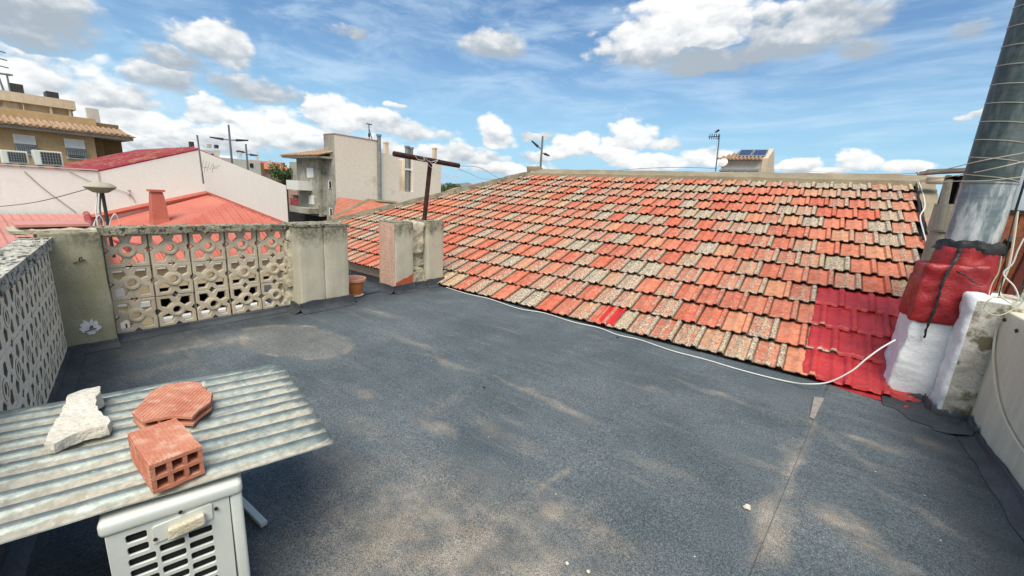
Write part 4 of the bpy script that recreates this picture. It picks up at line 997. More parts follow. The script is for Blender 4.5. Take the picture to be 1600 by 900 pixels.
me=bpy.data.meshes.new('corrugated_sheet'); me.from_pydata(csh,[],cf); me.materials.append(M['galv']); a_=me.attributes.new('trough','FLOAT','POINT'); a_.data.foreach_set('value',tro)
me.polygons.foreach_set('use_smooth',[True]*len(cf)); me.update()
o=bpy.data.objects.new('corrugated_sheet',me); C.objects.link(o); md=o.modifiers.new('t','SOLIDIFY'); md.thickness=.0015; md.offset=-1
setp(o,'dusty galvanised corrugated sheet laid over the air conditioner','metal sheet')
# hollow brick: real cells
hbx=thing('hollow_brick','red hollow clay brick with six square cells standing on the corrugated sheet','brick',(-1.39,.26,.615))
x0,x1,y0,y1,z0,z1=-1.505,-1.283,.203,.318,.614,.702
mb=MB(); t=.010; cw=(y1-y0-4*t)/3; chh=(z1-z0-3*t)/2
for k in range(3): z=z0+k*(chh+t); mb.box(x0,x1,y0,y1,z,z+t)
for k in range(4): 
    y=y0+k*(cw+t)
    for q in range(2): mb.box(x0,x1-.001,y+.0003*(k==0),y+t-.0003*(k==3),z0+t+q*(chh+t)+.0001,z0+(q+1)*(chh+t)-.0001)
o=mb.build('fired_clay_cells',M['hollow'],hbx); rough(o,.016,.0022,38,.0012,120)
mb=MB()
for k in range(11): y=y0+.006+k*(y1-y0-.010)/11; mb.box(x0+.002,x1-.001,y,y+.005,z1-.001,z1+.0014)
mb.build('key_rib',M['hollow'],hbx)
mb=MB()
for k in range(7): z=z0+.006+k*(z1-z0-.010)/7; mb.box(x0+.002,x1-.001,y0-.001,y0+.001,z,z+.006)
mb.build('key_rib',M['hollow'],hbx)
MB().box(x0+.06,x0+.065,y0+t,y1-t,z0+t,z1-t).build('cell_shade',M['dark'],hbx) if False else None
# broken flat hollow tile
sh=thing('brick_shard','broken flat piece of ribbed orange hollow tile lying behind the hollow brick','brick piece',(-1.8,.38,.62))
zs=.632; outl=[PZ(x,y,zs+.022) for x,y in ((206,645),(222,628),(236,612),(262,600),(290,597),(315,598),(317,606),(331,614),(329,628),(312,640),(300,652),(270,650),(240,655),(222,659))]
o=MB().prism([Vector((p.x,p.y,zs-.012)) for p in outl],(0,0,.008)).build('lower_skin',M['hollow'],sh)
o=MB().prism([Vector((p.x,p.y,zs+.014)) for p in outl],(0,0,.009)).build('upper_skin',M['hollow'],sh)
cen=sum(outl,Vector())/len(outl); mb=MB()
for k in range(-3,4):
    # webs between the skins run along the cells
    dirc=(outl[3]-outl[0]).normalized(); nrm_=Vector((-dirc.y,dirc.x,0)); c0=cen+nrm_*k*.042; hl=.115 if abs(k)<2 else .06 if abs(k)==2 else .0
    if hl: mb.obox(Vector((c0.x,c0.y,zs-.004))-dirc*hl-nrm_*.004,dirc*2*hl,nrm_*.008,Vector((0,0,.018)))
mb.build('cell_web',M['hollow'],sh)
mb=MB(); dirc=(outl[3]-outl[0]).normalized(); nrm_=Vector((-dirc.y,dirc.x,0))
def clipline(poly,o,d):
    ts=[]
    for i in range(len(poly)):
        a,b=poly[i],poly[(i+1)%len(poly)]; e=b-a; den=d.x*e.y-d.y*e.x
        if abs(den)<1e-9: continue
        w=a-o; t=(w.x*e.y-w.y*e.x)/den; s2=(w.x*d.y-w.y*d.x)/den
        if 0<=s2<1: ts.append(t)
    return (min(ts),max(ts)) if len(ts)>=2 else None
for k in range(-14,15):
    c0=cen+nrm_*k*.0125; r=clipline(outl,c0,dirc)
    if r and r[1]-r[0]>.02: mb.obox(Vector((c0.x,c0.y,zs+.0225))+dirc*(r[0]+.004)-nrm_*.002,dirc*(r[1]-r[0]-.008),nrm_*.0045,Vector((0,0,.0018)))
mb.build('key_rib',M['hollow'],sh)
# pale plaster lump
rk=[PZ(x,y,.645) for x,y in ((69,698),(74,688),(92,660),(104,640),(122,622),(136,613),(156,610),(160,622),(152,633),(155,648),(172,660),(168,668),(140,674),(116,681),(98,690),(84,697))]
o=MB().prism([Vector((p.x,p.y,.622)) for p in rk],(0,0,.030)).build('plaster_lump',M['rock'],label='jagged off white lump of broken plaster at the left of the corrugated sheet',cat='rubble')
rough(o,.014,.010,16,.005,50)
kc=sum(rk,Vector())/len(rk)
for v in o.data.vertices:
    if v.co.z>.64: d=(v.co-Vector((-1.93,.17,v.co.z))).length; v.co.z+=max(0,.028-.14*d)
    v.co.z=max(v.co.z,.617)
# crumbs on the floor
for (px,py,s_,lab) in ((1167,792,.019,'white pebble of plaster near the bottom of the terrace floor'),(886,880,.008,'tiny white crumb on the felt at the bottom middle'),(919,893,.007,'tiny white crumb right at the bottom edge'),(756,605,.010,'reddish crumb in the middle of the felt'),(965,527,.012,'small red tile crumb just below the painted eaves tile')):
    p=PZ(px,py,.012); o=MB().lathe([(.2*s_,-.4*s_),(s_,-.1*s_),(.8*s_,.35*s_),(.25*s_,.55*s_)],p,9).build('crumb',M['rock'] if 'red' not in lab or 'plaster' in lab else M['rust'],label=lab,cat='crumb',smooth=True); rough(o,.008,.5*s_,60)
o=MB().prism([PZ(*q,.006) for q in ((1265,652),(1272,620),(1288,622),(1279,640),(1272,655))],(0,0,.002)).build('paint_smear',surf('pale dried mortar smear',(.24,.22,.19),(.33,.30,.26),20,bs=.3),label='pale dried mortar smear on the felt below the red painted tiles',cat='smear')
# ------------------------------------------------------------------ neighbouring roofs
# white gable building
XG=-12.0
gb=thing('gable_house','white painted house with a broad gable wall and flat parapet beyond the terrace','house',(-13,3,-7))
ap=QX(XG,310,234); rt_=QX(XG,447,290); lf=QX(XG,153,268)
MB().prism([(XG,-9,-7),(XG,rt_.y,-7),(XG,rt_.y,rt_.z),(XG,ap.y,ap.z),(XG,lf.y,lf.z),(XG,-9,1.44)],(-.25,0,0)).build('gable_wall',M['white_wall'],gb)
MB().prism([(XG-.25,-9,1.2),(XG-.25,rt_.y,1.2),(XG-.25,rt_.y,1.3),(XG-.25,-9,1.3)],(-6,0,0)).build('flat_roof',M['redsheet'],gb) if False else None
MB().box(XG-6,XG-.25,-9,lf.y+.1,1.2,1.33).build('flat_roof',M['cream2'],gb)
sl_=(ap.z-lf.z)/(ap.y-lf.y)
MB().obox((XG-5.2,lf.y-.5,lf.z-.5*sl_+.0),(5.15,0,0),(0,ap.y-lf.y+.5,ap.z-lf.z+.5*sl_),(0,0,.035)).build('roof_slope',M['maroon'],gb)
nm=18
mb=MB()
for i in range(nm): mb.tube([(XG-.25-i*.29,lf.y-.45,lf.z-.45*sl_+.04),(XG-.25-i*.29,ap.y,ap.z+.04)],.05,6)
mb.build('tile_roll',M['maroon'],gb)
MB().obox((XG-5.2,ap.y,ap.z),(5.15,0,0),(0,rt_.y-ap.y,rt_.z-ap.z-.05),(0,0,.03)).build('roof_slope',M['maroon'],gb)
MB().tube([(XG-.02,ap.y,ap.z+.02),(XG-.02,lf.y,lf.z+.02)],.035,6).build('verge_strip',M['maroon'],gb)
MB().box(XG-.26,XG+.03,-9,lf.y,1.43,1.455).build('parapet_cap',M['cream2'],gb)
for p in ((200,297),(199,303)): q=QX(XG+.02,*p); MB().tube([q,q+Vector((.03,.03,-.01))],.02,6).build('wall_stub',M['cornice'],gb)
for pts in ([(118,302),(150,330),(118,300)],):
    pass
MB().tube(cur([QX(XG+.02,38,268),QX(XG+.02,70,296),QX(XG+.02,119,332)]),.008,4).build('surface_cable',M['cornice'],gb)
MB().tube(cur([QX(XG+.02,108,268),QX(XG+.02,150,287),QX(XG+.02,200,302),QX(XG+.02,212,317)]),.006,4).build('surface_cable',M['cornice'],gb)
MB().box(XG-.05,XG+.015,lf.y-.012,lf.y+.012,.2,1.42).build('expansion_joint',M['cream2'],gb)
# two AC units on the flat roof
for (px0,px1,pt,pb,lab) in ((5,47,241,259,'left of the two air conditioners on the white wall'),(56,101,242,263,'right of the two air conditioners on the white wall, nearer the maroon roof')):
    a_=QX(XG-.35,px0,pb); b_=QX(XG-.35,px1,pb); zt=QX(XG-.35,px0,pt).z
    t_=thing('wall_air_conditioner',lab,'air conditioner',(XG-.5,(a_.y+b_.y)/2,1.44),group='air conditioners on the white wall')
    z0_=1.47; z1_=z0_+(zt-a_.z)*1.0+.03
    MB().box(XG-.62,XG-.35,a_.y,b_.y,z0_,z1_).build('casing',M['white_plastic'],t_,bev=.01)
    w_=b_.y-a_.y
    MB().box(XG-.35,XG-.335,a_.y+w_*.24,b_.y-.03,z0_+.03,z1_-.03).build('coil_guard',surf('dark olive coil',(.03,.032,.018),(.06,.06,.035),5,bs=0),t_)
    mb=MB()
    for k in range(7): y=a_.y+w_*.24+(w_*.76-.03)*k/7; mb.box(XG-.335,XG-.328,y,y+.012,z0_+.03,z1_-.03)
    for k in range(4): z=z0_+.03+(z1_-z0_-.06)*k/4; mb.box(XG-.3349,XG-.330,a_.y+w_*.24,b_.y-.03,z,z+.01)
    mb.build('guard_bars',M['greysteel'],t_)
    MB().box(XG-.6,XG-.4,a_.y+.05,a_.y+.12,1.33,1.47).build('foot',M['blacksteel'],t_)
    MB().box(XG-.6,XG-.4,b_.y-.12,b_.y-.05,1.33,1.47).build('foot',M['blacksteel'],t_)
# coral roof abutting the white wall
cr2=thing('coral_roof_house','house with a coral painted hipped roof and yellow wall below the pierced wall','house',(-10.5,3.5,-7))
apx=QX(XG,323,304); rtx=QX(XG,447,350); lfx=QX(XG,185,338)
XE=-9.0; ze=-.07
ev=[Vector((XE,1.25,ze)),Vector((XE,5.45,ze))]
tin=Vector((-9.9,3.9,.42))
mb=MB()
rg=Vector((-10.9,3.72,apx.z-.12))
LB=Vector((XG,lfx.y-.6,.28)); RB=Vector((XG,5.52,.22))
mb.add([apx,LB,ev[0],rg],[(0,1,2,3)]); mb.add([rg,ev[0],ev[1]],[(0,1,2)]); mb.add([apx,rg,ev[1],RB],[(0,1,2,3)])
o=mb.build('roof_skin',M['coral'],cr2)
for k in range(24):
    t=(k+.5)/24; a_=ev[0].lerp(ev[1],t); 
    # ribs run up the hip end towards the crest
    top_=rg.lerp(apx,.0) ; 
    hx=rg.x if True else 0
    yy=a_.y; 
    if yy<rg.y: f=(yy-ev[0].y)/(rg.y-ev[0].y); q=ev[0].lerp(rg,f)
    else: f=(ev[1].y-yy)/(ev[1].y-rg.y); q=ev[1].lerp(rg,f)
    MB().tube([a_+Vector((.03,0,.012)),Vector((q.x,yy,q.z+.012))],.022,5).build('roof_rib',M['coral'],cr2)
for k in range(12):
    t=(k+.5)/12; y=ev[1].y*t+rg.y*(1-t); a_=rg.lerp(ev[1],t); b_=apx.lerp(RB,t); MB().tube([a_+Vector((0,0,.012)),b_+Vector((0,0,.012))],.02,5).build('roof_rib',M['coral'],cr2)
MB().tube([apx+Vector((.03,0,.04)),LB+Vector((.03,0,.16))],.06,6).tube([apx+Vector((.03,0,.03)),RB+Vector((.03,0,.05))],.05,6).build('wall_flashing',M['coral'],cr2)
mb=MB(); q=QX(-10.6,232,334); cc=Vector((-10.7,(QX(-10.7,233,300).y+QX(-10.7,254,300).y)/2,.30))
zt_=QX(-10.7,243,297).z-cc.z
vs=[];fs=[]
for (hw,z) in ((.17,0),(.13,.25),(.10,zt_*.85),(.085,zt_-.03)):
    vs+=[(cc.x-hw,cc.y-hw,cc.z+z),(cc.x+hw,cc.y-hw,cc.z+z),(cc.x+hw,cc.y+hw,cc.z+z),(cc.x-hw,cc.y+hw,cc.z+z)]
for i in range(3):
    for k in range(4): fs.append((i*4+k,i*4+(k+1)%4,(i+1)*4+(k+1)%4,(i+1)*4+k))
mb.add(vs,fs).box(cc.x-.12,cc.x+.12,cc.y-.12,cc.y+.12,cc.z+zt_-.03,cc.z+zt_+.01)
mb.build('chimney',M['coral'],cr2)
# its wall with a wide dark opening, white fascia and sill
MB().box(XE-.04,XE+.05,1.2,5.6,ze-.09,ze-.01).build('fascia',M['frame_white'],cr2)
MB().box(XE-.3,XE-.05,1.2,5.6,-.52,ze-.09).box(XE-.3,XE-.05,1.2,1.86,-7,-.52).box(XE-.3,XE-.05,5.0,5.6,-7,-.52).box(XE-.3,XE-.05,1.86,5.0,-7,-1.12).build('wall',M['yellowwall'],cr2)
MB().box(XE-1.5,XE-1.45,1.86,5.0,-1.3,-.4).box(XE-1.5,XE-.3,1.86,5.0,-1.14,-1.12).box(XE-1.5,XE-.3,1.86,5.0,-.52,-.5).build('dark_room',M['dark'],cr2)
MB().box(XE-.10,XE+.06,1.84,5.02,-1.14,-1.06).build('sill',M['frame_white'],cr2)
MB().tube([(XE-.05,1.86,-.66),(XE-.05,5.0,-.66)],.012,6).build('awning_rod',M['greysteel'],cr2)
q=QX(XE,178,462); MB().box(XE-.05,XE+.0,1.27,1.47,-.75,-.45).build('window_panel',M['frame_white'],cr2)
MB().box(XE-.05,XE+.03,1.50,1.84,-.80,-.72).build('white_shelf',M['frame_white'],cr2)
sg=thing('house_number_sign','white plate with black figures 12 seen through the lowest left flower block','sign',(XE+.02,1.5,-1.3))
a_=QX(XE+.03,186,502); b_=QX(XE+.03,202,517)
MB().box(XE-.05,XE+.03,a_.y-.02,b_.y+.02,b_.z-.04,a_.z+.12).build('plate',M['frame_white'],sg)
tcv=bpy.data.curves.new('figures','FONT'); tcv.body='12'; tcv.size=(a_.z-b_.z)*1.0; tcv.extrude=.004
to=bpy.data.objects.new('tmp',tcv); C.objects.link(to); dg=bpy.context.evaluated_depsgraph_get(); me=bpy.data.meshes.new_from_object(to.evaluated_get(dg)); bpy.data.objects.remove(to)
me.materials.clear(); me.materials.append(M['black_cable'])
inst('figures',me,sg,Matrix.Translation((XE+.036,a_.y+.03,b_.z+.0))@rotX)
# ochre blocks lower in the yard, to close the view through the blocks
MB().box(-13,-9.5,-4,1.2,-7,-1.6).build('yard_shed',M['yellowwall'],label='low yellow outbuilding below the white gable wall',cat='shed')
# red ribbed roof left
a0=QX(XG+.1,0,335); a1=QX(XG+.1,133,335)
rr2=thing('ribbed_red_roof','faded red ribbed sheet roof between the terrace corner and the white wall','roof',(-9.5,0,-.2))
zf=a1.z; ne=Vector((-6.3,.9,.05)); yl=-6
def rrz(x): return zf+(x-(XG+.1))/( -6.3-(XG+.1))*(.05-zf)
X1=-8.3; ZN=.30
def red_e(x): return a1.y+(x-(XG+.1))*-.118
mb=MB()
mb.prism([(XG+.1,yl,zf-.03),(X1,yl,ZN-.03),(X1,red_e(X1),ZN-.03),(XG+.1,a1.y,zf-.03)],(0,0,.03)); mb.build('roof_sheet',M['redsheet'],rr2)
mb=MB(); y=yl+.05
while y<a1.y:
    t=1.0 if y<red_e(X1) else (a1.y-y)/(a1.y-red_e(X1)); xe=(XG+.1)+(X1-(XG+.1))*t
    mb.tube([(XG+.1,y,zf+.004),(xe,y,zf+(ZN-zf)*t+.004)],.018,5); y+=.105
mb.build('sheet_rib',M['redsheet'],rr2)
MB().box(-11.9,X1-.15,yl,.85,-7,.0).build('wall',M['yellowwall'],rr2)
MB().tube([(XG+.1,a1.y+.02,zf+.02),(X1,red_e(X1)+.02,ZN+.01)],.05,6).build('edge_roll',M['maroon'],rr2)
MB().box(-11.9,-9.4,a1.y+.1,1.95,-.3,.20).build('valley_gutter',M['maroon'],rr2)
# oval head on thin poles
mu=thing('dome_on_poles','pale olive oval dome on a tripod of thin poles behind the pierced wall','vent cap',(-5.25,.84,0))
dc=QX(-5.25,156,292)
MB().lathe([(.02,-.055),(.05,-.05),(.10,-.015),(.112,.0),(.105,.012),(.07,.035),(.02,.045)],dc,24).build('dome',M['fibrecement'],mu,smooth=True)
MB().tube([dc+Vector((0,.01,-.04)),QX(-5.2,170,352)+Vector((0,0,-.3))],.013,8).build('pole',M['blacksteel'],mu,smooth=True)
MB().tube([dc+Vector((0,-.02,-.04)),QX(-5.2,150,330),QX(-5.2,150,352)+Vector((0,0,-.3))],.006,6).build('pole',M['white_cable'],mu,smooth=True)
MB().tube([dc+Vector((0,.0,-.04)),QX(-5.3,156,325),QX(-5.3,155,352)+Vector((0,0,-.3))],.007,6).build('pole',M['greysteel'],mu,smooth=True)
for c0,c1,hh in ((147,163,337),(171,188,335)):
    mb=MB()
    for k in range(3): mb.tube(cur([QX(-5.15-.06*k,c0-k*1.5,356),QX(-5.15-.06*k,c0+2,344),QX(-5.15-.06*k,(c0+c1)/2,hh-k),QX(-5.15-.06*k,c1-2,345),QX(-5.15-.06*k,c1+k,356)]),.003,5)
    mb.build('wire_loop',M['white_cable'],mu)
cable('span_wire','thin grey wire spanning the white wall to the oval dome',[QX(-6.5,-12,324),QX(-6,60,315),QX(-5.3,145,293)],.004,M['greysteel'],'wire')
# roof aerial leaning on the gable
ae=thing('yagi_aerial','slender leaning mast with a small yagi aerial in front of the white gable','aerial',QX(-11.7,317,286))
MB().tube([QX(-11.7,308,211),QX(-11.7,318,287)],.018,6).build('mast',M['greysteel'],ae)
mb=MB().tube([QX(-11.6,313,262),QX(-11.3,326,261)],.008,5)
for k in range(4): x=QX(-11.6+.1*k,315+k*4.5,261); mb.tube([x+Vector((0,-.02,-.16+.03*k)),x+Vector((0,.05,.16-.03*k))],.005,4)
for k in range(3): x=QX(-11.5,331+2*k,264-2*k); mb.tube([x,x+Vector((.0,.12,.03))],.005,4)
mb.tube([QX(-11.5,331,270),QX(-11.5,334,256)],.006,5)
mb.build('yagi_elements',M['cornice'],ae)
# ------------------------------------------------------------------ buildings far off
def pbox(mb,X,px0,py0,px1,py1,depth,proud=0.0,mi=0):
    a_=QX(X,px0,py0); b_=QX(X,px1,py1); z=[a_.z,b_.z]
    mb.box(X-depth,X+proud,min(a_.y,b_.y),max(a_.y,b_.y),min(z),max(z),mi); return mb
def ybox(mb,Y,px0,py0,px1,py1,depth,proud=0.0,mi=0):
    a_=QY(Y,px0,py0); b_=QY(Y,px1,py1)
    mb.box(min(a_.x,b_.x),max(a_.x,b_.x),Y-proud,Y+depth,min(a_.z,b_.z),max(a_.z,b_.z),mi); return mb
# brick block on the left
XB=-24.0
bb=thing('brick_apartments','tan brick apartment block with a tiled cornice and shuttered windows at far left','building',(XB-4,3,-7))
yA=-9; zc=QX(XB,75,206).z; yC=QX(XB,150,235).y; yD=QX(XB+.3,209,225).y; zp=QX(XB-.9,100,180).z
MB().box(XB-8,XB,yA,yC,-7,zc).build('wall',M['brickface'],bb)
MB().box(XB-8,XB-1.2,yC,yD-.1,-7,zc).box(XB-8,XB-.1,yC+.02,yD-.1,-7,1.35).build('recessed_wall',M['brickdark'],bb)
MB().box(XB-1.2,XB-.35,yC+.02,yC+.3,1.3,zc).build('porch_wall',M['brickdark'],bb)
yP=QX(XB-.9,150,190).y; yQ=QX(XB-.9,186,200).y
MB().box(XB-8,XB-.9,yA,yP,zc,zp).build('parapet',M['brickface'],bb)
MB().box(XB-8,XB-.95,yP,yQ,zc,zp-.12).build('parapet_return',M['brickdark'],bb)
MB().box(XB-8,XB+.35,yA,yD,zc-.02,zc+.12).build('cornice',M['cornice'],bb)
MB().prism([(XB+.45,yA,zc+.12),(XB-.9,yA,zc+.12),(XB-.9,yA,zc+.42)],(0,yP-yA,0)).build('tile_bed',M['tan_tile'],bb)
MB().add([(XB+.45,yP,zc+.12),(XB+.45,yD+.1,zc+.12),(XB-.9,yP,zc+.42),(XB-.9,yQ,zc+.42),(XB-3,yD+.1,zc+.12),(XB-.9,yD,zc+.12)],[(0,1,3,2),(1,4,3)]).build('hip_tiles',M['tan_tile'],bb)
mb=MB(); y=yA
while y<yD-.05:
    f=max(0,min(1,(yD+.1-y)/(yD+.1-yQ))) if y>yQ else 1
    mb.tube([(XB+.47,y,zc+.14),(XB+.45-1.33*f,y,zc+.14+.3*f)],.06,6); y+=.165
mb.build('barrel_tile',M['tan_tile'],bb)
def bwin(parent,X,px0,py0,px1,py1,rail=True,shut=.55):
    a_=QX(X,px0,py0); b_=QX(X,px1,py1); y0_,y1_=a_.y,b_.y; z1_,z0_=max(a_.z,b_.z),min(a_.z,b_.z)
    f=MB().box(X,X+.05,y0_,y0_+.06,z0_,z1_).box(X,X+.05,y1_-.06,y1_,z0_,z1_).box(X,X+.05,y0_+.06,y1_-.06,z1_-.06,z1_).box(X,X+.05,y0_+.06,y1_-.06,z0_,z0_+.05).build('window',M['frame_white'],parent)
    MB().box(X,X+.012,y0_+.06,y1_-.06,z0_+.05,z1_-.06).build('pane',M['dark'],f)
    zs_=z1_-(z1_-z0_)*shut; MB().box(X+.012,X+.03,y0_+.06,y1_-.06,zs_,z1_-.06).build('shutter',M['shutter'],f)
    if rail:
        mb=MB(); zr_=z0_+(z1_-z0_)*.52; mb.box(X+.08,X+.11,y0_,y1_,zr_-.02,zr_+.02).box(X+.08,X+.11,y0_,y1_,z0_+.08,z0_+.11)
        n=11
        for k in range(n): y=y0_+(y1_-y0_)*k/(n-1); mb.box(X+.085,X+.105,y-.012,y+.012,z0_+.11,zr_-.02)
        mb.build('rail',M['greysteel'],f)
bwin(bb,XB,19,209,60,244,shut=.93); bwin(bb,XB,99,216,136,250,shut=.8)
a_=QX(XB-1.2,180,231); MB().lathe([(.16,0),(.16,.02)],(0,0,0),14).build('wall_lamp',M['brickdark'],bb) if False else None
ch2=MB(); q=QX(XB-3,146,186); ch2.box(q.x-.12,q.x+.12,q.y-.2,q.y+.2,zp-.3,QX(XB-3,146,170).z).build('chimney',M['cream2'],bb)
# penthouse
XP=-33
ph=thing('penthouse_block','peach rooftop storey with a flat roof behind the tan brick apartments','building',(XP-3,3,-7))
p0=QX(XP,3,142); p1_=QX(XP,111,160); zb=0
zt_=p0.z
MB().box(XP-5,XP,p0.y,p1_.y,-7,zt_-.45).build('wall',M['cream'],ph)
MB().box(XP-5.2,XP+.35,p0.y-.2,p1_.y+.1,zt_-.45,zt_).build('roof_band',M['cream'],ph)
for (x0_,x1_,ya,yb2) in ((20,32,160,170),): 
    mb=MB(); pbox(mb,XP,x0_,ya,x1_,yb2+10,.0,.05); mb.build('door',M['cream2'],ph)
mb=MB(); pbox(mb,XP,21,154,32,158,.0,.06); mb.build('window',M['dark'],ph)
mb=MB(); pbox(mb,XP,15,156,19,160,.0,.06); mb.build('window',M['dark'],ph)
for a in ((33,158,39,180),(74,160,82,182),(104,165,111,184)): pbox(MB(),XP,*a,.0,.28).build('pilaster',M['cream'],ph)
q=QX(XP-1,27,147); MB().box(XP-1.4,XP-1,q.y-.18,q.y+.25,zt_,QX(XP-1,27,131).z).build('tank',M['blacksteel'],ph)
q=QX(XP-1,84,150); q2=QX(XP-1,92,147); MB().box(XP-2,XP-1,QX(XP-1,73,150).y,QX(XP-1,92,150).y,zt_,zt_+.45).build('vent_housing',M['blacksteel'],ph)
mb=MB(); q=QX(XP-1,7,144); mb.tube([(q.x,q.y,zt_),(q.x,q.y-.25,zt_+2.2)],.04,5)
for k in range(4): mb.tube([(q.x,q.y-.55,zt_+1.0+.35*k),(q.x,q.y+.3,zt_+.9+.35*k)],.03,5)
q=QX(XP-1,16,144); mb.tube([(q.x,q.y,zt_),(q.x,q.y,zt_+.9)],.04,5).tube([(q.x,q.y-.5,zt_+.9),(q.x,q.y+.2,zt_+.95)],.05,5)
mb.build('aerial',M['greysteel'],ph)
# concrete block with the tan party wall
XC=-25.0; cz=-7
cb=thing('party_wall_block','cement rendered block with a bare tan party wall and grey flues','building',(XC-4,17,-7))
yc0=QX(XC,522,208).y; yc1=QX(XC,590,222).y; yc2=QX(XC,690,250).y; ztp=QX(XC,556,215).z; zl=QX(XC,620,247).z
tx0=QY(yc0,506,215).x
MB().box(tx0+.02,XC,yc0,yc1,cz,ztp).build('party_wall',M['party'],cb)
yn0=QX(XC,624,260).y; yn1=QX(XC,646,260).y; zn=QX(XC,635,300).z
MB().box(XC-8,XC-.02,yc1,yn0,cz,zl+.2).box(XC-8,XC-.02,yn0,yn1,cz,zn).box(XC-8,XC-1.3,yn0,yn1,zn,zl).box(XC-8,XC-.02,yn1,yc2,cz,zl+.1).build('lower_party_wall',M['party'],cb)
MB().box(tx0,XC+.03,yc0-.04,yc1,ztp,ztp+.06).build('parapet_cap',M['pinkfar'],cb)
# cement face towards -y, stair tower and wing
YC=yc0; tx0=QY(YC,506,215).x
MB().box(tx0,XC-.01,YC-.02,YC+2,cz,ztp+.0).build('stair_tower',M['cement'],cb)
YW=YC-.35
wx0=QY(YW,463,250).x; wx1=QY(YW,497,250).x; wz=QY(YW,470,249).z; wzb=QY(YC,500,337).z
MB().box(wx0,wx1,YW,YW+4,wzb,wz+.1).box(wx1,tx0,YC-.1,YC+4,wzb+.1,wz+.3).build('wing_wall',M['cement'],cb)
MB().box(wx0-6,tx0+2,YW+.4,YW+6,cz,wzb).build('podium',M['dark'],cb)
rx0=QY(YW-.6,442,246).x; rx1=QY(YW-.6,497,246).x; 
MB().prism([(rx0,YW-.7,wz+.05),(rx0,YW+4,wz+.05),(rx0,YW+4,wz+.25),(rx0,YW-.7,wz+.15)],(rx1-rx0,0,0)).build('eaves_slab',M['cornice'],cb)
zrw=QY(YW+1.8,478,234).z
MB().add([(rx0,YW-.75,wz+.17),(rx1+.2,YW-.75,wz+.17),(tx0+.2,YW+1.8,zrw),(rx0+2.4,YW+1.8,zrw),(rx0,YW+3,wz+.17)],[(0,1,2,3),(0,3,4)]).build('wing_roof',M['tan_tile'],cb)
mb=MB(); x=rx0
while x<rx1+.2:
    f=min(1,(x-rx0)/2.4); mb.tube([(x,YW-.77,wz+.19),(x+.0,YW-.75+2.55*f,wz+.19+(zrw-wz-.17)*f)],.07,5); x+=.24
mb.build('barrel_tile',M['tan_tile'],cb)
def ywin(parent,Y,px0,py0,px1,py1,dark=False):
    mb=MB(); ybox(mb,Y,px0,py0,px1,py1,0,.05); w=mb.build('window',M['frame_white'],parent)
    mb=MB(); e=.9; ybox(mb,Y-.05,px0+e,py0+e,px1-e,py1-e,0,.012); mb.build('pane',M['dark'] if dark else M['shutter'],w)
ywin(cb,YW,480,262,491,278); ywin(cb,YW,483,305,492,320); ywin(cb,YC-.02,513.5,282,518.5,295,True); ywin(cb,YC-.02,515,325,519.5,337,True)
mb=MB(); ybox(mb,YW-.9,447,281,467,297,.9,0); mb.build('balcony_parapet',M['frame_white'],cb)
mb=MB(); ybox(mb,YW+1.5,452,253,474,337,.3,0); mb.build('balcony_back_wall',M['cement'],cb)
ybox(MB(),YW+1.4,464,294,474,322,.05,0).build('balcony_door',M['dark'],cb); ybox(MB(),YW+1.4,464,254,472,262,.05,0).build('balcony_door',M['dark'],cb)
mb=MB(); ybox(mb,YW+1.35,468,308,473,322,.02,0); mb.build('door_curtain',M['frame_white'],cb)
mb=MB(); ybox(mb,YW-.8,452,322,480,334,1.2,0); mb.build('balcony_slab',M['cement'],cb)
mb=MB(); ybox(mb,YW+1.2,452,297,465,305,.5,0); mb.build('striped_awning',M['pinkfar'],cb)
mb=MB(); ybox(mb,YW+1.1,453,309,466,322,.3,0); mb.build('railing_panel',M['maroon'],cb)
# flues on the party wall
def flue(X,px,py0,py1,r,mat=None,name='flue'):
    a_=QX(X,px,py0); b_=QX(X,px,py1); mb=MB(); mb.tube([(X,a_.y,b_.z),(X,a_.y,a_.z)],r,10).tube([(X,a_.y,a_.z-.12),(X,a_.y,a_.z)],r*1.35,10); return mb.build(name,mat or M['galv_pipe'],cb,smooth=True)
flue(XC+.15,592,210,317,.13); flue(XC-.4,636,228,299,.15); flue(XC-.4,642.5,230,299,.15,M['galv_pipe'])
for px,py in ((603,222),(679,231)):
    a_=QX(XC-2,px,py); b_=QX(XC-2,px,247); MB().box(a_.x-.14,a_.x+.14,a_.y-.14,a_.y+.14,b_.z-.3,a_.z-.1).box(a_.x-.17,a_.x+.17,a_.y-.17,a_.y+.17,a_.z-.1,a_.z).build('chimney',M['cream'],cb)
mb=MB(); a_=QX(XC-.0,634,264); b_=QX(XC,652,266); mb.box(XC-.25,XC-.2,a_.y,b_.y,a_.z-.06,a_.z+.06); mb.build('flue_bracket',M['frame_white'],cb)
mb=MB(); q=QX(XC-3,577,222); zz_=QX(XC-3,577,194).z; mb.tube([(q.x,q.y,ztp-.2),(q.x,q.y,zz_)],.035,5).tube([(q.x,q.y-.2,zz_),(q.x,q.y+.25,zz_)],.04,5).tube([(q.x,q.y+.35,ztp),(q.x,q.y+.05,zz_-.4)],.025,5).tube([(q.x,q.y,zz_-.9),(q.x,q.y,zz_-.65)],.09,6); mb.build('aerial',M['blacksteel'],cb)
